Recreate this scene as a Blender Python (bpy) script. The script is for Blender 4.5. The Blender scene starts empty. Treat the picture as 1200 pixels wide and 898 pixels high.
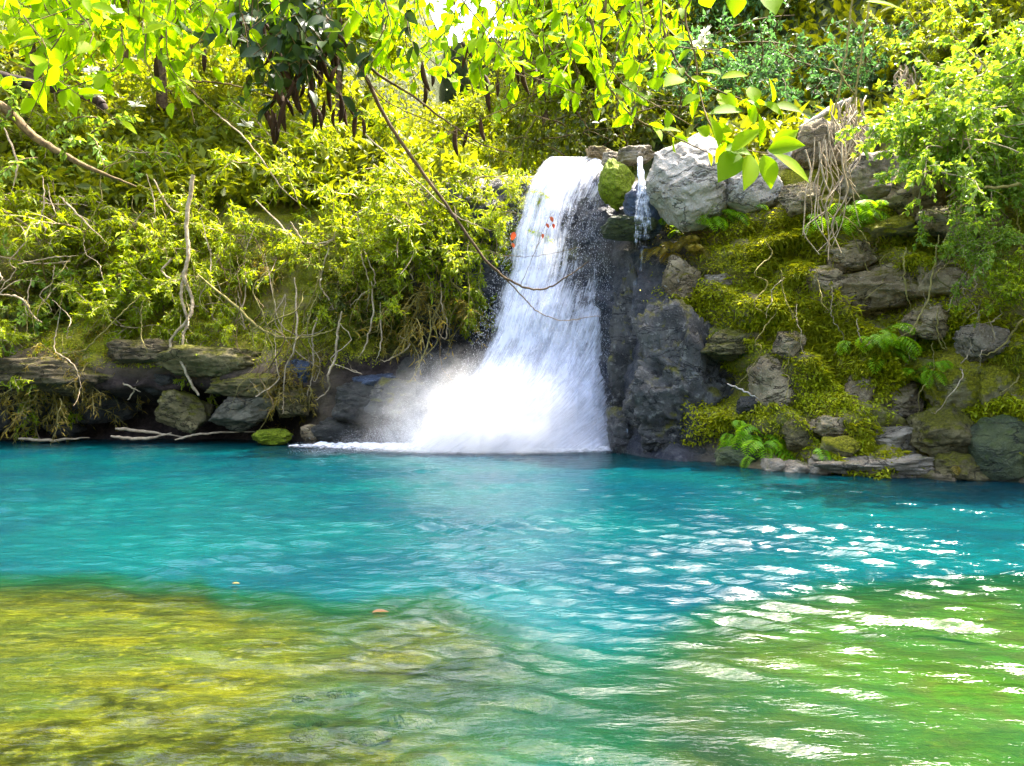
import bpy, bmesh, math, random
import numpy as np
from mathutils import Vector

R = math.radians
sc = bpy.context.scene
COL = sc.collection
F = 900.0          # focal length in photo pixels (photo 1200x898)
CAMZ = 1.5

def P(px, py, Y):
    """point seen at photo pixel (px,py) at distance Y"""
    return np.array([(px - 600.0) / F * Y, Y, CAMZ - (py - 449.0) / F * Y])

# ------------------------------------------------------------------ noise
_r = np.random.RandomState(7)
_perm = _r.permutation(256).astype(np.int64); _perm = np.concatenate([_perm, _perm, _perm])
_grad = _r.normal(size=(256, 3)); _grad /= np.linalg.norm(_grad, axis=1)[:, None]

def pn(x, y, z):
    x = np.asarray(x, float); y = np.asarray(y, float); z = np.asarray(z, float)
    x, y, z = np.broadcast_arrays(x, y, z)
    xi = np.floor(x).astype(np.int64); yi = np.floor(y).astype(np.int64); zi = np.floor(z).astype(np.int64)
    xf = x - xi; yf = y - yi; zf = z - zi
    u = xf**3*(xf*(xf*6-15)+10); v = yf**3*(yf*(yf*6-15)+10); w = zf**3*(zf*(zf*6-15)+10)
    xi &= 255; yi &= 255; zi &= 255
    def g(a, b, c):
        h = _perm[_perm[_perm[(xi+a) & 255] + ((yi+b) & 255)] + ((zi+c) & 255)]
        q = _grad[h]
        return q[..., 0]*(xf-a) + q[..., 1]*(yf-b) + q[..., 2]*(zf-c)
    L = lambda a, b, t: a + (b-a)*t
    return L(L(L(g(0,0,0), g(1,0,0), u), L(g(0,1,0), g(1,1,0), u), v),
             L(L(g(0,0,1), g(1,0,1), u), L(g(0,1,1), g(1,1,1), u), v), w)

def fbm(x, y, z, o=4, s=1.0):
    t = 0; a = 1.0
    for i in range(o):
        t = t + a*pn(x*s+17.3*i, y*s-9.1*i, z*s+3.7*i); a *= .5; s *= 2.03
    return t

def ss(a, b, x):
    t = np.clip((np.asarray(x, float)-a)/(b-a), 0, 1); return t*t*(3-2*t)

# ------------------------------------------------------------------ mesh helpers
class MB:
    def __init__(s): s.v = []; s.f = []; s.n = 0
    def add(s, v, f):
        v = np.asarray(v, float).reshape(-1, 3)
        f = np.asarray(f, np.int64)
        s.v.append(v); s.f.append(f + s.n); s.n += len(v)

def obj(name, mb, mat, parent=None, loc=None, smooth=True):
    V = np.concatenate(mb.v)
    if parent is not None and loc is None: loc = parent.get('_w')
    L = np.array(loc if loc is not None else (0, 0, 0), float)
    me = bpy.data.meshes.new(name)
    V = V - L
    me.vertices.add(len(V)); me.vertices.foreach_set('co', V.astype(np.float32).ravel())
    loops = np.concatenate([f.ravel() for f in mb.f]); sizes = np.concatenate([np.full(len(f), f.shape[1]) for f in mb.f])
    me.loops.add(len(loops)); me.loops.foreach_set('vertex_index', loops.astype(np.int32))
    me.polygons.add(len(sizes))
    st = np.concatenate([[0], np.cumsum(sizes)[:-1]])
    me.polygons.foreach_set('loop_start', st.astype(np.int32))
    me.polygons.foreach_set('use_smooth', np.full(len(sizes), smooth))
    me.update(calc_edges=True)
    me.materials.append(mat)
    o = bpy.data.objects.new(name, me); COL.objects.link(o)
    if parent is not None: o.parent = parent
    else: o.location = L
    return o

def tag(o, label, cat, group=None):
    o['label'] = label; o['category'] = cat
    if group: o['group'] = group
    return o

def thing(name, label, cat, loc, group=None):
    o = bpy.data.objects.new(name, None); COL.objects.link(o)
    o.location = loc; o['_w'] = [float(a) for a in loc]; o.empty_display_size = .2
    return tag(o, label, cat, group)

def spline(pts, n):
    p = np.asarray(pts, float)
    if len(p) < 3:
        t = np.linspace(0, 1, n)[:, None]; return p[0]*(1-t)+p[-1]*t
    p = np.vstack([2*p[0]-p[1], p, 2*p[-1]-p[-2]])
    m = len(p)-3
    out = []
    for t in np.linspace(0, m-1e-6, n):
        i = int(t); f = t-i
        a, b, c, d = p[i], p[i+1], p[i+2], p[i+3]
        out.append(.5*((2*b)+(c-a)*f+(2*a-5*b+4*c-d)*f*f+(3*b-a-3*c+d)*f**3))
    return np.array(out)

def tube(mb, pts, r, sides=6, cap=True):
    p = np.asarray(pts, float); n = len(p)
    r = np.broadcast_to(np.asarray(r, float), (n,)) if np.ndim(r) else np.full(n, r)
    t = np.gradient(p, axis=0); t /= np.linalg.norm(t, axis=1)[:, None]+1e-9
    ref = np.array([.31, .83, .46])
    a = np.cross(t, ref); a /= np.linalg.norm(a, axis=1)[:, None]+1e-9
    b = np.cross(t, a)
    th = np.arange(sides)/sides*2*math.pi
    V = p[:, None]+r[:, None, None]*(np.cos(th)[None, :, None]*a[:, None]+np.sin(th)[None, :, None]*b[:, None])
    i = np.arange(n-1)[:, None]*sides; j = np.arange(sides)[None]; k = (j+1) % sides
    f = np.stack([i+j, i+k, i+sides+k, i+sides+j], -1).reshape(-1, 4)
    mb.add(V.reshape(-1, 3), f)

def leaves(mb, base, d, nrm, ln, wd, near=False, curl=.15):
    """many leaves: base (n,3), direction d, normal nrm, length, width"""
    n = len(base); ln = np.broadcast_to(ln, (n,))[:, None]; wd = np.broadcast_to(wd, (n,))[:, None]
    d = d/(np.linalg.norm(d, axis=1)[:, None]+1e-9)
    s = np.cross(d, nrm); s /= np.linalg.norm(s, axis=1)[:, None]+1e-9
    u = np.cross(s, d)
    if not near:
        q = [base, base+d*ln*.45+s*wd*.5+u*wd*.18, base+d*ln-u*ln*curl, base+d*ln*.45-s*wd*.5+u*wd*.18]
        V = np.stack(q, 1)
        f = np.array([[0, 1, 2], [0, 2, 3]])
    else:
        ts = [0, .12, .3, .5, .7, .87, 1]; ws = [.03, .28, .47, .5, .38, .18, .01]
        q = []
        for t, w in zip(ts, ws):
            c = base+d*ln*t-u*ln*curl*t*t
            q += [c+s*wd*w+u*wd*w*.35, c-u*0, c-s*wd*w+u*wd*w*.35]
        V = np.stack(q, 1); f = []
        for i in range(6):
            a = i*3; f += [[a, a+1, a+4], [a, a+4, a+3], [a+1, a+2, a+5], [a+1, a+5, a+4]]
        f = np.array(f)
    m = V.shape[1]
    ff = (np.arange(n)[:, None, None]*m+f[None]).reshape(-1, 3)
    mb.add(V.reshape(-1, 3), ff)

# ------------------------------------------------------------------ materials
def newmat(name):
    m = bpy.data.materials.new(name); m.use_nodes = True
    nt = m.node_tree; nt.nodes.clear()
    out = nt.nodes.new('ShaderNodeOutputMaterial')
    return m, nt, out

class N:
    def __init__(s, nt): s.nt = nt
    def n(s, t, **k):
        x = s.nt.nodes.new(t)
        for a, b in k.items(): setattr(x, a, b)
        return x
    def l(s, a, b): s.nt.links.new(a, b)
    def set(s, sock, v):
        if hasattr(v, 'is_output'): s.l(v, sock)
        else:
            if isinstance(v, (tuple, list)) and len(v) == 3 and sock.type == 'RGBA': v = (*v, 1)
            sock.default_value = v
    def mix(s, f, a, b, blend='MIX'):
        x = s.n('ShaderNodeMix', data_type='RGBA', blend_type=blend, clamp_factor=True)
        s.set(x.inputs[0], f); s.set(x.inputs[6], a); s.set(x.inputs[7], b); return x.outputs[2]
    def math(s, op, a, b=0.0, c=None):
        x = s.n('ShaderNodeMath', operation=op); s.set(x.inputs[0], a); s.set(x.inputs[1], b)
        if c is not None: s.set(x.inputs[2], c)
        return x.outputs[0]
    def ramp(s, v, a, b, lo=0., hi=1.):
        x = s.n('ShaderNodeMapRange', interpolation_type='SMOOTHSTEP'); s.set(x.inputs[0], v)
        x.inputs[1].default_value = a; x.inputs[2].default_value = b; x.inputs[3].default_value = lo; x.inputs[4].default_value = hi
        return x.outputs[0]
    def noise(s, vec, scale, detail=4., rough=.55, dist=0., out=0):
        x = s.n('ShaderNodeTexNoise'); s.l(vec, x.inputs['Vector']); x.inputs['Scale'].default_value = scale
        x.inputs['Detail'].default_value = detail; x.inputs['Roughness'].default_value = rough; x.inputs['Distortion'].default_value = dist
        return x.outputs[out]
    def mapping(s, vec, sc3):
        x = s.n('ShaderNodeMapping'); s.l(vec, x.inputs[0]); x.inputs['Scale'].default_value = sc3; return x.outputs[0]
    def bsdf(s, col, rough=.6, spec=.3, normal=None):
        x = s.n('ShaderNodeBsdfPrincipled'); s.set(x.inputs['Base Color'], col); s.set(x.inputs['Roughness'], rough)
        s.set(x.inputs['Specular IOR Level'], spec)
        if normal is not None: s.l(normal, x.inputs['Normal'])
        return x.outputs[0]
    def bump(s, h, strength=.5, dist=.05):
        x = s.n('ShaderNodeBump'); s.l(h, x.inputs['Height']); x.inputs['Strength'].default_value = strength; x.inputs['Distance'].default_value = dist
        return x.outputs[0]

def mat_leaf(name, a, b, trans=None, fac=.4, rough=.45, spec=.25):
    m, nt, out = newmat(name); g = N(nt)
    geo = g.n('ShaderNodeNewGeometry'); oi = g.n('ShaderNodeObjectInfo')
    r = g.math('ADD', g.math('MULTIPLY', geo.outputs['Random Per Island'], .6), g.math('MULTIPLY', oi.outputs['Random'], .4))
    col = g.mix(r, a, b)
    hs = g.n('ShaderNodeHueSaturation'); g.l(g.math('ADD', .478, g.math('ADD', g.math('MULTIPLY', oi.outputs['Random'], .025), g.math('MULTIPLY', g.math('FRACT', g.math('MULTIPLY', geo.outputs['Random Per Island'], 7.3)), .025))), hs.inputs['Hue']); g.l(g.math('ADD', .72, g.math('MULTIPLY', geo.outputs['Random Per Island'], .45)), hs.inputs['Value']); g.l(col, hs.inputs['Color']); col = hs.outputs[0]
    if trans is None: trans = tuple(min(1, (p+q)*.5*t) for p, q, t in zip(a, b, (2.1, 1.9, .5)))
    tr = g.n('ShaderNodeBsdfTranslucent'); g.set(tr.inputs[0], g.mix(r, trans, tuple(c*1.3 for c in trans)))
    ms = g.n('ShaderNodeMixShader'); ms.inputs[0].default_value = fac
    g.l(g.bsdf(col, rough, spec), ms.inputs[1]); g.l(tr.outputs[0], ms.inputs[2]); g.l(ms.outputs[0], out.inputs[0])
    return m

def mat_bark(name, a, b):
    m, nt, out = newmat(name); g = N(nt)
    tc = g.n('ShaderNodeTexCoord').outputs['Object']
    nz = g.noise(tc, 9, 5, .65); n2 = g.noise(g.mapping(tc, (30, 30, 8)), 1, 3)
    col = g.mix(g.ramp(nz, .35, .65), a, b)
    g.l(g.bsdf(col, .8, .2, g.bump(n2, .5, .02)), out.inputs[0]); return m

def mat_rock(name, a, b, moss=.3, mosscol=(.10, .11, .006), wet=0., lichen=(.34, .33, .30), lich=.0):
    m, nt, out = newmat(name); g = N(nt)
    tcn = g.n('ShaderNodeTexCoord'); tc = tcn.outputs['Object']; oi = g.n('ShaderNodeObjectInfo')
    va = g.n('ShaderNodeVectorMath', operation='ADD'); g.l(tc, va.inputs[0]); g.l(oi.outputs['Location'], va.inputs[1]); tc = va.outputs[0]
    n1 = g.noise(tc, 1.7, 6, .62); n2 = g.noise(tc, 7, 6, .7); n3 = g.noise(tc, 28, 4, .7)
    col = g.mix(g.ramp(n1, .38, .62), a, b)
    col = g.mix(g.ramp(n2, .45, .75), col, tuple(c*.45 for c in a))
    if lich > 0: col = g.mix(g.math('MULTIPLY', g.ramp(n2, .62-.25*lich, .72-.25*lich), .8), col, lichen)
    cn = g.math('ABSOLUTE', g.math('SUBTRACT', g.noise(g.mapping(tc, (1, 1, 2.4)), .9, 5, .6, .6), .5))
    crack = g.ramp(cn, .002, .02)
    col = g.mix(crack, tuple(c*.35 for c in a), col)
    col = g.mix(g.math('MULTIPLY', g.ramp(n3, .52, .72), .55), col, tuple(min(.6, c*1.5) for c in b))
    geo = g.n('ShaderNodeNewGeometry'); sx = g.n('ShaderNodeSeparateXYZ'); g.l(geo.outputs['Normal'], sx.inputs[0])
    if moss > 0:
        mm = g.math('ADD', g.math('ADD', g.math('MULTIPLY', sx.outputs[2], .22), g.noise(tc, 2.6, 6, .7)), moss-.5)
        mf = g.ramp(mm, .44, .62)
        mc = g.mix(g.ramp(n3, .35, .65), mosscol, tuple(c*.4 for c in mosscol))
        col = g.mix(mf, col, mc)
    h = g.math('ADD', g.math('MULTIPLY', n2, .6), g.math('ADD', g.math('MULTIPLY', n3, .35), g.math('MULTIPLY', crack, .25)))
    g.l(g.bsdf(col, .75-.5*wet, .3+.4*wet, g.bump(h, 1.0, .12)), out.inputs[0]); return m

M = {}
M['willow'] = mat_leaf('leaf_willow', (.12, .19, .003), (.29, .35, .008))
M['fine'] = mat_leaf('leaf_fine', (.12, .18, .004), (.27, .32, .012))
M['round'] = mat_leaf('leaf_round', (.10, .20, .015), (.25, .37, .06))
M['broad'] = mat_leaf('leaf_broad', (.10, .18, .003), (.27, .34, .008))
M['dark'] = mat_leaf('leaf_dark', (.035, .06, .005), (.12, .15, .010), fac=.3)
M['bluegreen'] = mat_leaf('leaf_bluegreen', (.06, .15, .05), (.20, .30, .12), trans=(.10, .26, .05))
M['dry'] = mat_leaf('leaf_dry', (.16, .12, .01), (.30, .22, .04), trans=(.34, .24, .01))
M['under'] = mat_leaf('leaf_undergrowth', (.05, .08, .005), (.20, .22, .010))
M['fern'] = mat_leaf('leaf_fern', (.10, .24, .004), (.22, .36, .008))
M['moss'] = mat_leaf('moss_blades', (.23, .25, .002), (.45, .45, .006), trans=(.38, .40, .004), fac=.3)
M['grass'] = mat_leaf('grass_blades', (.20, .24, .004), (.40, .42, .03))
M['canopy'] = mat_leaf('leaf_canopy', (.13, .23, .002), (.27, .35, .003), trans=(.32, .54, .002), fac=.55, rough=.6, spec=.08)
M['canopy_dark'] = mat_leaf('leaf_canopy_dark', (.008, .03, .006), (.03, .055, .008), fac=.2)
M['pod'] = mat_bark('pod_brown', (.018, .010, .006), (.05, .022, .006))
M['petal'] = mat_leaf('petal_white', (.75, .74, .66), (.82, .80, .74), trans=(.6, .6, .5))
M['bark'] = mat_bark('bark_brown', (.05, .032, .018), (.13, .085, .045))
M['bark_pale'] = mat_bark('bark_pale', (.24, .18, .11), (.42, .34, .22))
M['bark_olive'] = mat_bark('bark_olive', (.13, .11, .03), (.26, .22, .07))
M['bark_dark'] = mat_bark('bark_dark', (.016, .010, .007), (.04, .025, .015))
M['twig'] = mat_bark('twig_brown', (.07, .045, .02), (.17, .12, .05))
M['wood_grey'] = mat_bark('wood_grey', (.26, .23, .20), (.40, .36, .31))
M['rock_white'] = mat_rock('rock_white', (.38, .33, .26), (.52, .47, .39), moss=.12, mosscol=(.13, .13, .02), lich=.5, lichen=(.58, .54, .47))
M['rock_grey'] = mat_rock('rock_grey', (.23, .19, .13), (.42, .36, .27), moss=.26, lich=.2)
M['rock_brown'] = mat_rock('rock_brown', (.21, .155, .085), (.40, .32, .19), moss=.36, mosscol=(.17, .15, .008), lich=.1)
M['rock_olive'] = mat_rock('rock_olive', (.11, .092, .035), (.23, .19, .085), moss=.42, mosscol=(.15, .145, .006))
M['rock_olive2'] = mat_rock('rock_olive_grey', (.12, .11, .075), (.21, .19, .13), moss=.2, mosscol=(.13, .13, .01))
M['rock_bed'] = mat_rock('rock_bed', (.03, .032, .01), (.085, .08, .02), moss=.3, mosscol=(.07, .075, .003))
M['rock_ledge'] = mat_rock('rock_ledge', (.085, .065, .032), (.17, .135, .07), moss=.36, mosscol=(.13, .12, .006))
M['rock_mossy'] = mat_rock('rock_mossy', (.20, .17, .08), (.34, .29, .15), moss=.60, mosscol=(.32, .30, .008))
M['rock_green'] = mat_rock('rock_green', (.05, .07, .03), (.10, .12, .04), moss=.35, mosscol=(.07, .11, .01), wet=.5)
M['rock_dark'] = mat_rock('rock_dark', (.016, .017, .014), (.045, .044, .034), moss=.2, mosscol=(.03, .045, .008), wet=.5)
M['rock_wet'] = mat_rock('rock_wet', (.03, .03, .03), (.105, .10, .09), moss=.37, mosscol=(.15, .14, .008), wet=.6, lich=.32, lichen=(.26, .25, .22))
M['rock_blue'] = mat_rock('rock_blue', (.02, .035, .07), (.06, .09, .15), moss=.15, mosscol=(.02, .06, .03), wet=.9, lich=.25, lichen=(.22, .27, .36))
M['rock_lime'] = mat_rock('rock_lime', (.05, .09, .02), (.12, .16, .02), moss=.80, mosscol=(.24, .32, .006))

# ------------------------------------------------------------------ cliff
_cx = np.array([-60, -34, -24, -20, -16, -12.9, -8.67, -5.33, -3.44, -1.98, 0, 1.6, 2.29, 2.75, 3.94, 4.53, 5.69, 6.83, 7.39, 7.9, 8.4, 9.2, 10.5, 13, 30])
_cy = np.array([-30, -6, 6, 13, 18, 19.3, 19.4, 18.9, 18.2, 17.9, 17.9, 17.4, 16.6, 15.4, 14.3, 13.6, 12.8, 12.3, 12.0, 11.4, 10.6, 9.0, 6.0, 0, -30])
_zl = np.array([-4, 0, .3, .85, 1.15, 1.4, 2.1, 2.7, 4.5, 6, 9, 14, 20, 32])
_sl = np.array([1.1, 1.2, 1.5, 1.55, .35, -.35, -.1, .5, 1.1, 2.2, 5.5, 12, 20, 33])
_sm = np.array([-.2, 0, .1, .25, .35, .4, .6, .8, 1.1, 2.2, 5.5, 12, 20, 33])
_zc = np.array([-4, 0, 2, 4, 6, 6.6, 6.85, 7.1, 8.5, 12, 18, 26])
_scn = np.array([.5, .5, .6, .7, .9, 1.3, 2.5, 7, 13, 21, 31, 50])
_zr = np.array([-4, 0, .35, 1, 2, 3, 4, 5, 5.8, 6.4, 7.4, 12, 20, 32])
_sr = np.array([-.4, -.1, .25, .5, .85, 1.25, 1.65, 2.2, 2.8, 4.0, 7, 14, 23, 36])
_dents = [(865, 440, .55, 1.3, 13.9), (1030, 352, .55, .8, 14.0), (1085, 465, .4, .7, 13), (535, 400, .9, 1.4, 18.3), (470, 380, .9, 1.0, 18.6), (60, 330, 1.3, .9, 20), (240, 490, .7, .5, 19.5)]

def cliff_y(X, z, fine=True):
    X = np.asarray(X, float); z = np.asarray(z, float); X, z = np.broadcast_arrays(X, z)
    yb = np.interp(X, _cx, _cy)
    und = ss(-4.6, -6.0, X)
    L = np.interp(z, _zl, _sl)*und+np.interp(z, _zl, _sm)*(1-und)
    C = np.interp(z, _zc, _scn); Rr = np.interp(z, _zr, _sr)
    wl = 1-ss(-3.4, -1.4, X+4.5*ss(8, 15, z)); wr = ss(1.9, 3.1, X)
    y = yb+L*wl+Rr*wr+C*np.clip(1-wl-wr, 0, 1)
    amp = .55+.8*ss(7, 14, z)
    n = fbm(X*.55, z*.7, 3.1, 3)*1.0
    rg = 1-np.abs(fbm(X*1.1+5, z*1.5, 8.7, 3))*2.0
    y = y+(n*.75-rg*.22)*amp
    if fine:
        st = fbm(X*.8, z*3.2, 1.0, 3)
        wr2 = ss(2.6, 4.0, X)*ss(6.6, 5.6, z)
        tz = z*.95+fbm(X*.7, z*.3, 9.2, 2)*1.6+X*.25; fr = tz-np.floor(tz)
        y = y+wr2*(.42*(ss(0, .35, fr)*(1-fr))*1.6-.25+.45*pn(X*1.3, z*1.6, 21.))
        y = y+st*.16+fbm(X*3, z*3.4, 5.5, 4)*.16+np.abs(fbm(X*6, z*6, 2.5, 3))*.08
    for (a, b, r, d, yy) in _dents:
        c = P(a, b, yy); q = ((X-c[0])**2+(z-c[2])**2)/(r*r)
        y = y+d*np.exp(-q*q)
    return y

def hit(px, py):
    Y = np.linspace(8, 60, 1400)
    X = (px-600)/F*Y; z = CAMZ-(py-449)/F*Y
    k = np.where(Y >= cliff_y(X, z))[0]
    y = Y[k[0]] if len(k) else 45.
    return np.array([(px-600)/F*y, y, CAMZ-(py-449)/F*y])

def build_cliff():
    xs = np.concatenate([np.arange(-60, -18, .6), np.arange(-18, 10.5, .085), np.arange(10.5, 30.1, .6)])
    zs = np.concatenate([np.arange(-3.5, 8.0, .075), np.arange(8.0, 32.1, .45)])
    Xg, Zg = np.meshgrid(xs, zs)
    Yg = cliff_y(Xg, Zg)
    ox = fbm(Xg*2.2, Zg*2.4, 30.1, 3)*.14; oz = fbm(Xg*2.2, Zg*2.4, 50.7, 3)*.14
    V = np.stack([Xg+ox, Yg, Zg+oz], -1).reshape(-1, 3)
    nx, nz = len(xs), len(zs)
    i = np.arange(nz-1)[:, None]*nx; j = np.arange(nx-1)[None]
    f = np.stack([i+j, i+j+1, i+nx+j+1, i+nx+j], -1).reshape(-1, 4)
    mb = MB(); mb.add(V, f)
    m, nt, out = newmat('cliff_rock'); g = N(nt)
    tc = g.n('ShaderNodeTexCoord').outputs['Object']
    def attr(n):
        a = g.n('ShaderNodeAttribute'); a.attribute_name = n; return a.outputs['Fac']
    n1 = g.noise(tc, 1.1, 6, .65); n2 = g.noise(tc, 4.5, 7, .72); n3 = g.noise(tc, 22, 4, .7)
    strat = g.noise(g.mapping(tc, (1.2, 1.2, 6)), 1.2, 5, .7)
    rock = g.mix(g.ramp(n1, .38, .62), (.135, .10, .052), (.26, .205, .12))
    rock = g.mix(g.ramp(n2, .42, .7), rock, (.06, .045, .03))
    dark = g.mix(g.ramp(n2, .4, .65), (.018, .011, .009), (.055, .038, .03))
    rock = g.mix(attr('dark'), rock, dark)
    wet = g.mix(g.ramp(n2, .38, .66), (.018, .022, .035), (.09, .09, .095))
    wet = g.mix(g.ramp(n3, .55, .75), wet, (.17, .17, .17))
    rock = g.mix(attr('wet'), rock, wet)
    moss = g.mix(g.ramp(n3, .3, .7), (.11, .115, .004), (.31, .30, .008))
    moss = g.mix(g.ramp(n1, .45, .65), moss, (.10, .13, .008))
    mf = g.ramp(g.math('ADD', g.math('MULTIPLY', n2, .7), g.math('MULTIPLY', attr('moss'), .75)), .52, .78)
    col = g.mix(mf, rock, moss)
    hill = g.mix(g.ramp(n2, .35, .65), (.025, .04, .008), (.07, .09, .02))
    col = g.mix(attr('hill'), col, hill)
    h = g.math('ADD', g.math('MULTIPLY', n2, .6), g.math('ADD', g.math('MULTIPLY', n3, .3), g.math('MULTIPLY', strat, .5)))
    rg = g.math('SUBTRACT', .85, g.math('MULTIPLY', attr('wet'), .5))
    g.l(g.bsdf(col, rg, .3, g.bump(h, 1.0, .14)), out.inputs[0])
    o = obj('cliff', mb, m); o['kind'] = 'structure'
    X, Y, Z = V.T
    und = ss(-4.6, -6, X)
    wet = ss(-3.2, -1.5, X)*(1-ss(3.2, 4.3, X))*(1-ss(6.2, 7.0, Z))
    wet = np.clip(wet+fbm(X, Z, 1., 3)*.3*(wet > .02), 0, 1)
    dark = und*(1-.9*ss(1.5, 2.2, Z))*(Z < 3)+ss(-6, -3.5, X)*(1-ss(-2, -1, X))*(1-ss(3.0, 4.2, Z))  # shade of the undercut and the cave, put into the rock colour
    mossa = np.where(X > 3, .34+.12*ss(3, 6, X)-.25*(1-ss(.0, .8, Z)), .5*ss(1.5, 2.6, Z))
    mossa = mossa*(1-.75*wet)+fbm(X*.6, Z*.8, 12., 2)*.35
    hill = ss(6.3, 7.6, Z)
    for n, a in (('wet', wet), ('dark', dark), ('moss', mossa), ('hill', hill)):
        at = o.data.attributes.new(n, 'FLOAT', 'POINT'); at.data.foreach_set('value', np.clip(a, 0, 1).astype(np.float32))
build_cliff()

# ------------------------------------------------------------------ ground / pool bed and water
def frac_body(X, Y):
    """how much of the milky turquoise hides the bed, 0..1, from the depth of the water"""
    Ys = np.maximum(Y, .5); px = 600+X/Ys*F
    n = fbm(X*.9, Y*.9, 4., 4)
    edge = np.interp(px, [-300, 0, 235, 262, 400, 520, 600, 700, 760, 850, 1000, 1200, 1500],
                         [5.75, 5.75, 5.68, 5.3, 5.0, 5.35, 4.7, 4.2, 4.3, 5.1, 5.7, 5.9, 6.0])
    base = np.interp(px, [0, 200, 300, 450, 560, 650, 720, 820, 1000, 1200], [.03, .05, .10, .18, .36, .55, .50, .36, .28, .24])
    wdt = np.interp(px, [0, 220, 300, 700, 1200], [.9, .9, 1.2, 1.5, 1.3])
    e = edge+n*.55*np.interp(px, [0, 250, 400], [.7, .9, 1.2])
    t = ss(-.5, .5, (Y-e)/wdt)
    b = np.clip(base+n*np.interp(px, [150, 420], [.2, .5]), .02, .9)
    return b+(0.985-b)*t

def depth_of(X, Y):
    f = np.clip(frac_body(X, Y), 0, .985)
    d = -np.log(1-f)/1.65
    return .075+d*.02

def ground_z(X, Y):
    z = -depth_of(X, Y)
    rise = np.maximum.reduce([(1.3-Y)*.6, (-.667*np.maximum(Y, 0)-1.6-X)*.45*(Y < 13), (X-.667*np.maximum(Y, 0)-1.8)*.45*(Y < 7)])
    z = np.where(rise > 0, np.minimum(z*np.exp(-rise*3)+rise*.9, .35+.25*fbm(X*.3, Y*.3, 2., 3)+np.minimum(rise, 8)*.12), z)
    far = ss(20, 30, np.hypot(X, Y-8))
    z = np.where(far > 0, z*(1-far)+far*np.where(Y > 12, -2.5, .8), z)
    return z+.03*fbm(X*2.2, Y*2.2, 9., 3)*(1-far)

def build_ground():
    a = np.concatenate([-np.geomspace(400, 14, 24)[:-1], np.arange(-14, 14.01, .09), np.geomspace(14, 400, 24)[1:]])
    b = np.concatenate([-np.geomspace(400, 2, 26)[:-1], np.arange(-2, 9, .07), np.arange(9, 22, .2), np.geomspace(22, 400, 24)])
    Xg, Yg = np.meshgrid(a, b); Z = ground_z(Xg, Yg)
    nx, ny = len(a), len(b)
    i = np.arange(ny-1)[:, None]*nx; j = np.arange(nx-1)[None]
    f = np.stack([i+j, i+j+1, i+nx+j+1, i+nx+j], -1).reshape(-1, 4)
    mb = MB(); mb.add(np.stack([Xg, Yg, Z], -1).reshape(-1, 3), f)
    m, nt, out = newmat('pool_bed'); g = N(nt)
    tc = g.n('ShaderNodeTexCoord').outputs['Object']
    w = g.mapping(tc, (1, 2.2, 1))
    n1 = g.noise(w, .8, 5, .6); n2 = g.noise(w, 3.6, 6, .7); n3 = g.noise(tc, 16, 4, .7)
    v = g.n('ShaderNodeTexVoronoi'); g.l(tc, v.inputs['Vector']); v.inputs['Scale'].default_value = 4.5
    col = g.mix(g.ramp(n1, .36, .62), (.100, .083, .002), (.046, .056, .003))
    col = g.mix(g.ramp(n2, .40, .62), col, (.024, .027, .003))
    spx = g.n('ShaderNodeSeparateXYZ'); g.l(tc, spx.inputs[0])
    col = g.mix(g.math('MULTIPLY', g.ramp(n3, .5, .7), .5), col, (.20, .17, .012))
    col = g.mix(g.math('MULTIPLY', g.ramp(spx.outputs[0], .3, 2.2), g.ramp(n2, .7, .35, .35, 1.)), col, (.030, .088, .003))
    mid_dark = g.math('MULTIPLY', g.ramp(g.math('ABSOLUTE', g.math('SUBTRACT', spx.outputs[0], .15)), 1.7, .5), g.ramp(n1, .3, .55))  # bed colour goes darker in a patchy lane down the middle
    col = g.mix(mid_dark, col, (.008, .014, .010))
    col = g.mix(g.math('MULTIPLY', g.ramp(v.outputs['Distance'], .55, .75), .5), col, (.05, .05, .01))
    sp = g.n('ShaderNodeSeparateXYZ'); g.l(tc, sp.inputs[0])
    land = g.mix(g.ramp(n2, .35, .65), (.05, .06, .012), (.13, .11, .05))
    col = g.mix(g.ramp(sp.outputs[2], .0, .15), col, land)
    h = g.math('ADD', n2, g.math('MULTIPLY', n3, .4))
    g.l(g.bsdf(col, .9, .1, g.bump(h, .8, .08)), out.inputs[0])
    o = obj('ground', mb, m); o['kind'] = 'structure'
build_ground()

SUN_EL, SUN_AZ = 63.0, 52.0     # azimuth clockwise from +Y towards +X

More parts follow.
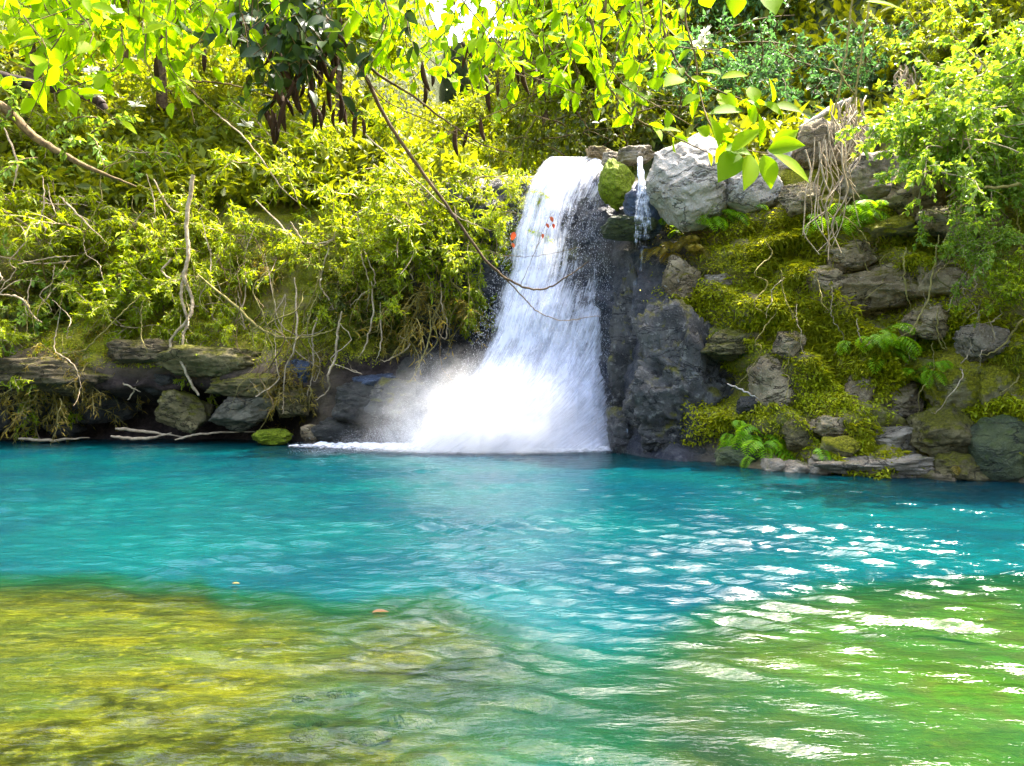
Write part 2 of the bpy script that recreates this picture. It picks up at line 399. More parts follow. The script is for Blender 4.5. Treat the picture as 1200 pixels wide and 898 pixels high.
def build_water():
    rng = np.random.RandomState(3)
    ys = [.3]
    while ys[-1] < 22:
        ys.append(ys[-1]+max(.02, min(.065, .0048*ys[-1])))
    ys = np.array(ys); ss_ = np.linspace(-1.25, 1.25, 860)
    Yg = np.repeat(ys[:, None], len(ss_), 1); Xg = ss_[None]*(Yg+2.2)
    Z = np.zeros_like(Xg)
    env = np.clip(.75+1.1*fbm(Xg*.35, Yg*.35, 2., 2), .25, 1.6)
    env = env*np.clip(.85+1.0*fbm(Xg*1.0, Yg*1.3, 6., 2), .3, 1.7)
    px = 600+Xg/Yg*F
    calm = np.interp(px, [0, 250, 480, 650, 850, 1200], [.55, .85, 1.45, 1.6, 1.3, 1.1])
    calm = 1-(1-calm)*ss(9, 5, Yg)
    lams = np.geomspace(.13, 1.3, 56)
    for i, lam in enumerate(lams):
        ang = rng.normal(math.pi/2*.93, .42)
        k = 2*math.pi/lam; kx, ky = math.cos(ang)*k, math.sin(ang)*k
        spc = np.maximum(.02, np.minimum(.065, .0048*Yg))
        fade = ss(2.2, 5, lam/spc)
        ph = rng.rand()*6.28+1.6*fbm(Xg*.5, Yg*.5, i*3.3, 2)
        s = .070*math.exp(-(math.log(lam/.24)/.8)**2)+.009
        w = np.sin(kx*Xg+ky*Yg+ph)
        Z += s/k*(w)*fade
    rad = np.hypot(Xg-.2, Yg-17)
    Z += .003*np.sin(rad*2*math.pi/.42+2*fbm(Xg*.7, Yg*.7, 1., 2))*ss(14, 2, rad)
    Z = Z*env*calm*(1-.35*ss(8, 14, Yg))
    nx, ny = len(ss_), len(ys)
    i = np.arange(ny-1)[:, None]*nx; j = np.arange(nx-1)[None]
    f = np.stack([i+j, i+j+1, i+nx+j+1, i+nx+j], -1).reshape(-1, 4)
    mb = MB(); mb.add(np.stack([Xg, Yg, Z], -1).reshape(-1, 3), f)
    m, nt, out = newmat('pool_water'); g = N(nt)
    tc = g.n('ShaderNodeTexCoord').outputs['Object']
    at = g.n('ShaderNodeAttribute'); at.attribute_name = 'milk'
    n1 = g.noise(g.mapping(tc, (.7, 2.3, 1)), 4.0, 4, .6); n2 = g.noise(g.mapping(tc, (.8, 1.9, 1)), 15, 3, .6)
    nb = g.bump(g.math('ADD', n1, g.math('MULTIPLY', n2, .22)), .42, .06)
    big = g.noise(tc, .35, 4, .6)
    body = g.n('ShaderNodeBsdfDiffuse')
    deep = g.mix(g.ramp(big, .36, .66), (.0, .027, .040), (.0, .048, .050))
    g.set(body.inputs[0], g.mix(g.ramp(at.outputs['Fac'], .55, .95), (.001, .040, .017), deep))
    trp = g.n('ShaderNodeBsdfTransparent'); trp.inputs[0].default_value = (.86, .97, .80, 1)
    mx = g.n('ShaderNodeMixShader'); g.l(at.outputs['Fac'], mx.inputs[0]); g.l(trp.outputs[0], mx.inputs[1]); g.l(body.outputs[0], mx.inputs[2])
    gl = g.n('ShaderNodeBsdfAnisotropic'); gl.inputs['Roughness'].default_value = .08; g.l(nb, gl.inputs['Normal'])
    fr = g.n('ShaderNodeFresnel'); fr.inputs[0].default_value = 1.36; g.l(nb, fr.inputs['Normal'])
    m2 = g.n('ShaderNodeMixShader'); g.l(fr.outputs[0], m2.inputs[0]); g.l(mx.outputs[0], m2.inputs[1]); g.l(gl.outputs[0], m2.inputs[2])
    g.l(m2.outputs[0], out.inputs[0])
    o = obj('water', mb, m); o['kind'] = 'structure'
    a = o.data.attributes.new('milk', 'FLOAT', 'POINT')
    a.data.foreach_set('value', np.clip(frac_body(Xg, Yg), 0, .985).astype(np.float32).ravel())
build_water()

# ------------------------------------------------------------------ rocks
_ico = {}
def ico(n):
    if n not in _ico:
        bm = bmesh.new(); bmesh.ops.create_icosphere(bm, subdivisions=n, radius=1)
        _ico[n] = (np.array([v.co[:] for v in bm.verts]), np.array([[v.index for v in f.verts] for f in bm.faces])); bm.free()
    return _ico[n]

def rock_mesh(seed, dim, ang=8, cut=.72, rough=.10, sub=5, tilt=0., strat=1.):
    rg = np.random.RandomState(seed); v, f = ico(sub)
    r = np.ones(len(v))
    if strat >= 1:
        w = np.abs(v@np.linalg.qr(rg.normal(size=(3, 3))*.22+np.eye(3))[0]); r = 1/((w**5).sum(1))**.2*.86
    for k in range(ang):
        d = rg.normal(size=3); d /= np.linalg.norm(d)
        o = rg.uniform(cut, 1.0); dt = v@d
        r = np.minimum(r, np.where(dt > .05, o/np.maximum(dt, .05), 9))
    q = v*r[:, None]
    o = rg.rand(3)*50
    nn = fbm(q[:, 0]*1.6+o[0], q[:, 1]*1.6+o[1], q[:, 2]*1.6+o[2], 5)
    n2 = np.abs(fbm(q[:, 0]*3.0+o[1], q[:, 1]*3.0+o[2], q[:, 2]*4.2+o[0], 5))
    st = pn(q[:, 0]*.7+o[2], q[:, 1]*.7, q[:, 2]*5+o[1])
    q = q*(1+nn*rough*1.7-n2*rough*1.7+np.abs(st)*rough*.9*strat)[:, None]
    q = q*np.array(dim)/2
    c, s = math.cos(tilt), math.sin(tilt)
    q = np.stack([q[:, 0]*c-q[:, 2]*s, q[:, 1], q[:, 0]*s+q[:, 2]*c], 1)
    return q, f

def rock(px, py, w, h, mat, label, Y=None, d=1.0, back=.25, ang=12, cut=.64, rough=.13, tilt=0., seed=None, name='boulder', cat='boulder', group=None, sub=5, strat=1.):
    if Y is None: Y = hit(px, py)[1]+back*w/F*15-.0
    c = P(px, py, Y); W = w/F*Y; H = h/F*Y
    q, f = rock_mesh(seed if seed is not None else int(px*7+py*13) % 99991, (W*1.06, max(W*d, .2), H*1.06), ang, cut, rough, sub, tilt, strat)
    mb = MB(); mb.add(q+c, f)
    o = obj(name, mb, M[mat], None, c-np.array([0, 0, H/2]))
    return tag(o, label, cat, group)

rock(808, 214, 92, 112, 'rock_white', 'big white rounded boulder at the cliff top beside the thin trickle', Y=15.9, ang=13, cut=.74, rough=.075, strat=.1, sub=6)
rock(882, 222, 66, 58, 'rock_white', 'smaller pale boulder behind the bright hanging leaves, right of the big white boulder', Y=15.6, ang=12, cut=.74, rough=.07, strat=.1)
rock(722, 216, 40, 56, 'rock_lime', 'lime green moss covered rock wedged between the two falls', Y=17.2, ang=9, cut=.75, strat=.4)
rock(757, 246, 58, 66, 'rock_blue', 'wet blue rock step washed by the thin trickle', Y=16.6, ang=10, cut=.66, strat=.5)
rock(737, 268, 66, 26, 'rock_green', 'dark green wet ledge at the foot of the blue rock step', Y=16.6, ang=8, cut=.7)
rock(715, 188, 26, 18, 'rock_grey', 'small mauve grey stone on the lip of the main fall', Y=18.0, name='stone', cat='stone')
rock(745, 184, 44, 20, 'rock_grey', 'flat grey stone at the head of the thin trickle', Y=17.4, name='stone', cat='stone')
rock(700, 180, 30, 14, 'rock_brown', 'low brown stone behind the lip of the main fall', Y=18.9, name='stone', cat='stone')
rock(965, 175, 70, 56, 'rock_brown', 'brown boulder under the pale root tangle on the right cliff top', Y=15.4, ang=6, cut=.8)
rock(1018, 214, 76, 62, 'rock_grey', 'grey boulder right of the root tangle on the right cliff', Y=14.6, ang=9, cut=.72)
rock(1062, 140, 62, 44, 'rock_grey', 'rounded grey boulder high on the right below the blue-green bushes', Y=16.6, ang=5, cut=.85, rough=.06)
rock(1082, 240, 120, 70, 'rock_brown', 'wide brown rock shelf under the big bright shrub on the right', Y=14.2, ang=9, cut=.65)
rock(1045, 268, 60, 30, 'rock_mossy', 'yellow mossy rock under the wide brown shelf', Y=13.9)
rock(802, 470, 140, 190, 'rock_wet', 'big rough dark grey wet rock buttress right of the waterfall foot', Y=15.7, d=.75, ang=9, cut=.72, rough=.26, sub=6)
rock(748, 420, 70, 200, 'rock_wet', 'narrow black wet rock rib touching the right edge of the waterfall', Y=16.9, d=.7, ang=8, cut=.7, rough=.26, sub=6)
rock(735, 505, 50, 60, 'rock_wet', 'low dark wet rock splashed by the waterfall foot', Y=16.6, d=.8, rough=.16)
rock(912, 455, 62, 86, 'rock_brown', 'upright pale brown rock right of the dark hollow', ang=9, cut=.7, back=.1)
rock(862, 405, 70, 34, 'rock_olive', 'olive rock lintel over the dark hollow', back=.1)
rock(850, 335, 56, 34, 'rock_grey', 'grey green stone half buried in moss above the dark hollow', back=.2, name='stone', cat='stone')
rock(878, 475, 28, 26, 'rock_dark', 'small dark round stone at the mouth of the hollow', name='stone', cat='stone', back=-.1)
rock(868, 535, 60, 40, 'rock_green', 'green wet rock at the waterline right of the dark buttress', back=.0)
rock(1008, 464, 44, 66, 'rock_brown', 'tilted tan slab in the yellow moss of the right bank', tilt=-.35, ang=9, cut=.65, back=.05)
rock(1124, 446, 74, 86, 'rock_mossy', 'domed boulder with a yellow moss cap on the right bank', ang=6, cut=.82, back=-.1, strat=.5)
rock(1168, 462, 52, 74, 'rock_mossy', 'mossy rock just right of the domed moss-capped boulder', ang=8, back=.1)
rock(1105, 505, 72, 56, 'rock_olive', 'blocky olive rock below the domed moss-capped boulder', ang=10, cut=.62, back=-.1)
rock(1052, 512, 84, 38, 'rock_grey', 'grey blue rock behind the flat pale ledge', ang=10, cut=.62, back=0)
rock(1035, 545, 150, 30, 'rock_grey', 'long flat pale ledge at the waterline of the right bank', Y=12.6, ang=8, cut=.7, d=.6)
rock(1118, 549, 62, 36, 'rock_olive', 'squarish mossy rock at the right end of the flat pale ledge', Y=12.2, ang=11, cut=.62)
rock(1180, 530, 84, 84, 'rock_green', 'smooth dark green rock at the water on the far right edge', Y=12.0, ang=7, cut=.78, rough=.08, strat=.5)
rock(1195, 478, 60, 44, 'rock_brown', 'brown rock above the smooth dark green one at the far right', Y=12.3, ang=8)
rock(1074, 478, 36, 40, 'rock_green', 'small green rock in the cleft left of the blocky olive rock', back=.1)
for px, py, w, h, lab in ((906, 547, 30, 20, 'grey stone at the waterline nearest the dark buttress'), (933, 550, 34, 20, 'middle stone of the small waterline row left of the pale ledge'), (962, 548, 32, 24, 'small stone touching the left end of the flat pale ledge'), (985, 524, 40, 28, 'stone with yellow moss above the left end of the pale ledge')):
    rock(px, py, w, h, 'rock_grey' if py > 540 else 'rock_mossy', lab, name='stone', cat='stone', back=-.3, group='small stones along the right waterline', sub=4)
rock(975, 500, 50, 36, 'rock_brown', 'reddish brown rock under yellow grass in the middle of the right bank', back=.0)
rock(940, 510, 44, 40, 'rock_olive', 'olive rock below the upright pale brown rock', back=.0)
rock(965, 330, 50, 40, 'rock_brown', 'brown rock peeping from moss below the hanging root tangle', back=.15)
rock(1030, 340, 130, 60, 'rock_brown', 'dark brown rounded rock roof in the middle of the right cliff', back=.05, ang=6, cut=.8)
rock(1110, 330, 90, 60, 'rock_brown', 'brown rock behind the hanging light green branch on the right', back=.1)
for px, py, w, h, mt, lab in ((925, 190, 62, 50, 'rock_white', 'pale weathered block between the bright leaf spray and the tall root tangle'), (1003, 172, 60, 42, 'rock_grey', 'grey tan block right behind the upright root tangle'),
    (935, 232, 52, 40, 'rock_brown', 'tan block under the pale weathered one, left of the root tangle'), (1030, 232, 70, 44, 'rock_grey', 'angular grey block left of the wide brown shelf'), (1130, 262, 90, 50, 'rock_brown', 'tan block at the right end of the wide brown shelf'),
    (1000, 300, 60, 40, 'rock_brown', 'tan rock below the root tangle with moss on top'), (1090, 375, 60, 44, 'rock_brown', 'tan rock above the light green grass clump'), (1150, 400, 60, 50, 'rock_grey', 'grey tan block above the looping liana'), (925, 405, 50, 40, 'rock_brown', 'tan rock above the upright pale brown one'), (1050, 470, 50, 50, 'rock_brown', 'tan block between the tilted slab and the green cleft'), (800, 330, 46, 50, 'rock_brown', 'reddish rock on the cliff right of the trickle')):
    rock(px, py, w, h, mt, lab, back=-.15, cut=.62, ang=13)
# left bank
rock(45, 440, 210, 44, 'rock_ledge', 'long brown overhanging slab at the far left over the black undercut', Y=19.3, d=.5, ang=8, cut=.7)
rock(172, 413, 92, 30, 'rock_ledge', 'flat brown cap slab over the square gap on the left bank', Y=19.2, d=.6, ang=10, cut=.65)
rock(182, 447, 60, 30, 'rock_dark', 'dark block under the flat cap slab on the left bank', Y=19.4, d=.7, ang=10, cut=.6)
rock(245, 424, 120, 38, 'rock_olive', 'pale olive slab below the hanging pale forked root', Y=19.1, d=.6, ang=10, cut=.62)
rock(292, 450, 110, 32, 'rock_olive', 'cracked grey olive slab at the right end of the left ledge', Y=19.0, d=.6, ang=11, cut=.6)
rock(284, 480, 70, 46, 'rock_olive2', 'angular blue grey rock under the cracked slab on the left bank', Y=19.0, d=.8, ang=11, cut=.6, tilt=.25)
rock(216, 482, 64, 46, 'rock_olive', 'wedge shaped olive rock hanging over the black undercut', Y=19.2, d=.7, ang=10, cut=.6, tilt=-.35)
rock(118, 470, 80, 52, 'rock_dark', 'large dark green grey block inside the left undercut', Y=20.1, d=.7, ang=11, cut=.6)
rock(38, 482, 64, 50, 'rock_dark', 'dark mossy block in the undercut at the far left', Y=20.1, d=.7, ang=10, cut=.62)
rock(-10, 485, 60, 50, 'rock_dark', 'dark block cut by the left edge of the picture', Y=19.9, d=.7, ang=10, cut=.62)
rock(78, 505, 40, 20, 'rock_dark', 'low black stone at the waterline inside the left undercut', Y=19.9, name='stone', cat='stone')
rock(348, 438, 44, 34, 'rock_blue', 'blue violet stone in the moss behind the hanging roots', Y=19.2, d=.7)
rock(345, 470, 50, 40, 'rock_olive', 'olive rock right of the angular blue grey one', Y=19.1)
rock(425, 478, 66, 54, 'rock_dark', 'leftmost of the wet black rocks beside the spray', Y=18.3, ang=11, cut=.6)
rock(470, 470, 70, 50, 'rock_wet', 'grey wet rock between the black rocks and the spray', Y=18.2, ang=10, cut=.62)
rock(440, 450, 50, 26, 'rock_blue', 'bluish wet slab on top of the black rocks beside the spray', Y=18.4, ang=10, cut=.6)
rock(505, 440, 80, 60, 'rock_dark', 'black rock in the shadow behind the spray', Y=18.7, ang=9)
rock(398, 505, 56, 30, 'rock_dark', 'low black rock at the waterline left of the foam', Y=18.2, ang=9)
rock(365, 508, 26, 22, 'rock_brown', 'small tan stone at the waterline left of the foam', Y=18.3, name='stone', cat='stone')
rock(320, 512, 44, 20, 'rock_lime', 'low bright mossy hummock at the left waterline', Y=18.7, name='stone', cat='stone')

# ------------------------------------------------------------------ shrubs and trees
def unit(v): return v/(np.linalg.norm(v)+1e-9)

def grow(seed, nst=26, ntw=8, nlf=11, ll=.11, lw=.03, root=(0, .45, -.35), up=.35, fwd=.25, droop=.9, r0=.012, spread=.25, near=False, upn=.8):
    """arching stems from a root, twigs along them, leaves along the twigs; unit size"""
    rg = np.random.RandomState(seed); st = MB(); lf = MB()
    B = []; D = []; NN = []
    for i in range(nst):
        p = np.array(root)+rg.normal(size=3)*spread*np.array([1, .5, .6])
        d = unit(rg.normal(size=3)+np.array([0, -fwd*2, up*2])); Ln = rg.uniform(.55, 1.2)
        pts = [p]
        for k in range(7):
            d = unit(d+np.array([0, 0, -droop])*.12+rg.normal(size=3)*.16)
            pts.append(pts[-1]+d*Ln/7)
        pts = spline(pts, 12); tube(st, pts, np.linspace(r0, r0*.3, 12), 4)
        for j in range(ntw):
            t = rg.uniform(.2, 1.0); a = pts[min(11, int(t*11))]; dd = pts[min(11, int(t*11)+1)]-pts[max(0, int(t*11)-1)]
            d2 = unit(unit(dd)+rg.normal(size=3)*.75); tl = rg.uniform(.14, .34)
            q = [a]
            for k in range(3):
                d2 = unit(d2+np.array([0, 0, -droop*.25])+rg.normal(size=3)*.15); q.append(q[-1]+d2*tl/3)
            q = np.array(q); tube(st, q, np.linspace(r0*.35, r0*.15, 4), 3)
            tt = rg.rand(nlf)*3*.97; ii = tt.astype(int)
            b = q[ii]+(q[ii+1]-q[ii])*(tt-ii)[:, None]
            B.append(b); D.append(d2[None]*.55+rg.normal(size=(nlf, 3))*.65+np.array([0, 0, -.15])); NN.append(rg.normal(size=(nlf, 3))*.55+np.array([0, -.25, upn]))
    B = np.concatenate(B); D = np.concatenate(D); NN = np.concatenate(NN); n = len(B)
    s = rg.uniform(.6, 1.25, n)
    leaves(lf, B, D, NN, ll*s, lw*s, near=near)
    return st, lf

_var = {}
KINDS = {
    'willow': dict(nst=36, ntw=11, nlf=25, ll=.076, lw=.020, droop=1.1),
    'fine': dict(nst=36, ntw=13, nlf=18, ll=.060, lw=.024, droop=.6),
    'round': dict(nst=34, ntw=11, nlf=14, ll=.075, lw=.045, droop=.7, r0=.010),
    'broad': dict(nst=26, ntw=9, nlf=12, ll=.105, lw=.045, droop=.6),
    'dry': dict(nst=40, ntw=8, nlf=5, ll=.11, lw=.018, droop=1.4, r0=.010),
    'bluegreen': dict(nst=34, ntw=12, nlf=15, ll=.058, lw=.026, droop=.8),
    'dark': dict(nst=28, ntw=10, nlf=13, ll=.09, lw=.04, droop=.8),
}
def variant(kind, k):
    key = (kind, k % 2)
    if key not in _var:
        st, lf = grow(hash(kind) % 1 + 100*len(_var)+11, **KINDS[kind])
        stm = {'willow': 'bark_pale', 'round': 'bark_pale', 'dry': 'bark_olive', 'fine': 'bark_olive'}.get(kind, 'twig')
        a = obj('stems', st, M[stm]); b = obj('foliage', lf, M[kind])
        _var[key] = [a, b, False]
    return _var[key]

_nsh = 0
def shrub(kind, px, py, wpx, label, Y=None, hk=1.0, off=.45, rz=None, name='shrub', cat='shrub', group=None):
    global _nsh
    rg = random.Random(px*31+py*17+_nsh); _nsh += 1
    if Y is None: Y = hit(px, py)[1]-off*wpx/F*17*.5
    c = P(px, py, Y); S = wpx/F*Y/1.5
    t = thing(name, label, cat, c, group)
    v = variant(kind, _nsh)
    for src in v[:2]:
        if not v[2]: o = src
        else: o = src.copy(); COL.objects.link(o)
        o.parent = t
    v[2] = True
    t.scale = (S*(1 if rg.random() < .5 else -1), S, S*hk)
    t.rotation_euler = (0, 0, R(rg.uniform(-45, 45)) if rz is None else rz)
    return t

G1 = 'shrubs hanging over the left bank'
for a in [
    ('willow', 20, 250, 190, 'yellow-green shrub at the left edge below the brown leaning limb', G1),
    ('round', 70, 215, 170, 'small-leaved pale shrub right under the leaning brown limb', G1),
    ('round', 30, 335, 150, 'straggly shrub with pale stems low at the left edge', G1),
    ('willow', 130, 250, 190, 'willowy shrub between the left edge and the hanging forked root, upper one', G1),
    ('broad', 150, 305, 130, 'fresh green leafy shrub above the dark left hollow', G1),
    ('willow', 190, 200, 200, 'tall yellow shrub right of the tip of the brown limb', G1),
    ('fine', 225, 270, 150, 'fine-leaved shrub just above the pale forked root', G1),
    ('willow', 280, 210, 200, 'yellow-green shrub below the dark hanging pods', G1),
    ('willow', 300, 275, 150, 'shrub fringing the bare mossy cliff patch from above', G1),
    ('willow', 365, 225, 200, 'dense yellow-green shrub midway along the left bank', G1),
    ('fine', 400, 275, 160, 'fine-leaved shrub over the long hanging white roots', G1),
    ('willow', 450, 240, 190, 'bright shrub left of the long slanting bare branch', G1),
    ('fine', 495, 270, 150, 'bright green shrub above the rusty dry fern tuft', G1),
    ('willow', 530, 215, 190, 'yellow-green shrub crossed by the long slanting bare branch', G1),
    ('willow', 570, 265, 110, 'last yellow shrub before the left edge of the waterfall', G1),
    ('broad', 612, 160, 85, 'broad-leaved light shrub at the top left corner of the waterfall', G1),
    ('willow', 575, 190, 140, 'yellow shrub up the slope left of the waterfall lip', G1),
    ('broad', 545, 350, 60, 'small dark green leafy plant beside the waterfall mid-height', G1),
    ('dry', 500, 325, 130, 'rusty brown dry fern tuft hanging left of the waterfall', G1),
    ('dry', 105, 405, 110, 'dry yellow twiggy tuft on the brown slab of the left bank', G1),
    ('dry', 300, 300, 70, 'small pinkish dry tuft above the bare mossy cliff patch', G1),
    ('dry', 335, 495, 60, 'orange dry tuft at the waterline left of the black rocks', G1),
    ('willow', 250, 325, 110, 'thin yellow shrub around the base of the pale forked root', G1),
    ('fine', 440, 320, 90, 'small drooping shrub in the shade over the dark cave', G1),
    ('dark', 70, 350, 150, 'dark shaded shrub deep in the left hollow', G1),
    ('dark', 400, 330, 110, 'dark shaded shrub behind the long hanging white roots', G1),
    ('willow', 80, 160, 200, 'yellow-green shrub behind the brown leaning limb', G1),
    ('willow', 330, 150, 200, 'yellow shrub high up behind the dark hanging pods', G1),
    ('willow', 450, 160, 190, 'yellow shrub high up right of the dark hanging pods', G1),
    ('fine', 230, 140, 180, 'fine-leaved shrub high up left of the dark hanging pods', G1),
    ('willow', 545, 140, 170, 'shrub high up below the white gap of sky', G1),
    ('willow', 100, 95, 200, 'bright shrub behind the top left leaf sprays', G1),
    ('fine', 10, 170, 170, 'fine-leaved shrub at the left edge above the brown limb', G1),
    ('willow', 200, 130, 200, 'yellow shrub high up in the gap between leaf sprays and pods', G1),
    ('fine', 390, 190, 180, 'fine bright shrub just below the dark pods', G1),
    ('broad', 490, 190, 130, 'leafy green shrub right against the slanting bare branch', G1),
    ('willow', 600, 225, 90, 'small yellow shrub touching the left edge of the waterfall near its lip', G1),
    ('fine', 600, 120, 170, 'fine-leaved shrub up the slope above the broad-leaved one', G1),
    ('willow', 20, 400, 130, 'yellow-green shrub low at the left edge above the brown slab', G1),
    ('dry', 35, 428, 110, 'dry yellow tuft hanging over the long brown slab at the far left', G1),
    ('willow', 255, 385, 90, 'olive yellow shrub resting on the pale olive slab', G1),
    ('dry', 330, 420, 90, 'straw tuft hanging behind the leftmost long thin root', G1),
    ('willow', 180, 350, 110, 'olive shrub hanging just above the square gap', G1),
]:
    shrub(*a[:5], group=a[5])

G2 = 'shrubs above the right cliff'
for a in [
    ('round', 1140, 130, 150, 'big bright shrub hanging over the right cliff, its left half', 11.9),
    ('round', 1185, 110, 170, 'bright shrub at the right edge above the hanging liana', 11.5),
    ('round', 1185, 180, 110, 'bright shrub in front of the wide brown shelf at the right edge', 11.6),
    ('round', 1175, 40, 170, 'bright shrub in the top right corner', 12.2),
    ('round', 1165, 270, 80, 'light green branch of leaves hanging down the right cliff', 11.3),
    ('broad', 1195, 320, 70, 'small green shrub at the right edge halfway down the cliff', 11.2),
    ('bluegreen', 1050, 60, 170, 'blue-green bush left of the top right corner shrub', 17.5),
    ('bluegreen', 960, 60, 190, 'blue-green bush above the slanting grey dead branch', 20.0),
    ('bluegreen', 890, 90, 150, 'dark blue-green bush behind the bright hanging leaf spray', 21.0),
    ('bluegreen', 1030, 130, 100, 'blue-green bush beside the rounded grey boulder', 18.0),
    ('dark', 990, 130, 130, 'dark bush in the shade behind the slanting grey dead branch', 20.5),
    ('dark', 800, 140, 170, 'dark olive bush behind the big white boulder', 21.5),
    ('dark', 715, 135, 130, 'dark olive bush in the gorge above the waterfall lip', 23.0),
    ('bluegreen', 830, 40, 190, 'green bush high behind the flowering twig', 23.0),
    ('fine', 1110, 20, 170, 'yellowish bush along the top edge near the right corner', 16.0),
    ('fine', 690, 60, 200, 'green bush on the far slope straight above the waterfall', 26.0),
]:
    shrub(*a[:5], Y=a[5], group=G2)

def tree(px, pyb, Y, Hpx, wpx, kind, label, seed, group='trees on the slope behind the falls'):
    b = P(px, pyb, Y); H = Hpx/F*Y; W = wpx/F*Y
    t = thing('tree', label, 'tree', b, group)
    rg = np.random.RandomState(seed); tr = MB(); cr = MB()
    pts = spline([b+np.array([0, 0, -.8]), b+np.array([rg.normal()*.2, 0, H*.3]), b+np.array([rg.normal()*.5, 0, H*.62]), b+np.array([rg.normal()*.6, 0, H*.95])], 14)
    tube(tr, pts, np.linspace(.05*H**.75, .02, 14), 8)
    obj('trunk', tr, M['bark'], t)
    lm = MB()
    for k in range(15):
        s = pts[rg.randint(5, 13)]
        a = rg.uniform(0, 6.28); e = s+np.array([math.cos(a)*W*.5, math.sin(a)*W*.4, H*.16])*rg.uniform(.4, 1)
        e[2] = min(e[2], b[2]+H)
        q = spline([s, (s+e)/2+np.array([0, 0, .2]), e], 7); tube(lm, q, np.linspace(.045, .012, 7), 5)
        n = 620; r = W*rg.uniform(.16, .27)
        c = e+rg.normal(size=(n, 3))*r*np.array([.62, .55, .42])
        sz = rg.uniform(.6, 1.3, n)
        leaves(cr, c, rg.normal(size=(n, 3))+np.array([0, 0, -.4]), rg.normal(size=(n, 3))*.6+np.array([0, -.2, .8]), .24*sz, .10*sz)
    obj('limbs', lm, M['bark'], t); obj('crown', cr, M[kind], t)
for i, a in enumerate([
    (40, 110, 24, 220, 230, 'willow', 'tree at the top left corner behind the leaning brown limb'),
    (190, 100, 25, 200, 210, 'broad', 'tree behind the top left leaf sprays'),
    (330, 110, 26, 200, 220, 'willow', 'tree far behind the dark hanging pods'),
    (395, 110, 25, 140, 160, 'willow', 'lower tree just left of the white gap of sky'),
    (640, 120, 26, 130, 140, 'broad', 'tree on the slope just right of the white gap of sky'),
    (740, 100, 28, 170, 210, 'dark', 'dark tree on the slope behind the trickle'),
    (900, 90, 27, 160, 200, 'bluegreen', 'blue-green tree behind the bright hanging leaf spray'),
    (1020, 80, 26, 150, 200, 'bluegreen', 'blue-green tree at the top edge above the grey boulder'),
    (1150, 80, 24, 160, 220, 'fine', 'tree behind the top right corner shrub'),
]):
    tree(*a, seed=40+i)

# ------------------------------------------------------------------ ferns, tufts and moss on the right cliff
def tuft(px, py, wpx, kind, label, name='grass_tuft', cat='grass tuft', group='tufts on the right cliff'):
    rg = np.random.RandomState(px*3+py); c = hit(px, py); S = wpx/F*c[1]; mb = MB()
    if kind == 'fern' or kind == 'dry':
        for k in range(22):
            th = rg.uniform(0, 6.28); b = c+np.array([rg.normal()*S*.16, .0, rg.normal()*S*.10]); b[1] = cliff_y(b[0], b[2])-.02
            d = np.array([math.cos(th)*.8, -abs(math.sin(th))*.7-.25, rg.uniform(.1, .8)]); L = S*rg.uniform(.3, .55)
            q = spline([b, b+d*L*.5, b+d*L*.85+np.array([0, 0, -L*.30]), b+d*L-np.array([0, 0, L*.62])], 14)
            tube(mb, q, np.linspace(.006, .002, 14), 3)
            sd = np.cross(np.gradient(q, axis=0), np.array([0, -.3, 1.])); sd /= np.linalg.norm(sd, axis=1)[:, None]+1e-9
            wl = np.sin(np.linspace(.25, 3.0, 14))*L*.26
            for sg in (-1, 1):
                leaves(mb, q, sd*sg+np.gradient(q, axis=0)/L*4+np.array([0, 0, -.25]), np.tile([0, -.4, 1.], (14, 1)), wl+.01, L*.07, curl=.2)
        return tag(obj(name, mb, M[kind], None, c), label, cat, group)
    n = 1800 if kind == 'moss' else 1500
    q = rg.normal(size=(n, 2))*np.array([.26, .17])*S; k = fbm(q[:, 0]*3+px, q[:, 1]*3+py, 1., 3) > -.6; q = q[k]; n = len(q)
    b = np.stack([c[0]+q[:, 0], q[:, 0]*0, c[2]+q[:, 1]], 1); b[:, 1] = cliff_y(b[:, 0], b[:, 2])-.02-rg.rand(n)*(.16 if kind == 'moss' else .08)
    th = rg.uniform(0, 6.28, n); s = rg.uniform(.5, 1.35, n)
    d = np.stack([np.cos(th)*.8, -np.abs(np.sin(th))*.8-.25, rg.uniform(-1.0, .7, n)], 1)
    nn = rg.normal(size=(n, 3))*.5+np.array([0, -.3, .8])
    if kind == 'moss': leaves(mb, b, d, nn, .075*s, .034*s, curl=.3)
    else: leaves(mb, b, d, nn, (.06+S*.055)*s, .015*s, curl=.45)
    return tag(obj(name, mb, M[kind], None, c), label, cat, group)
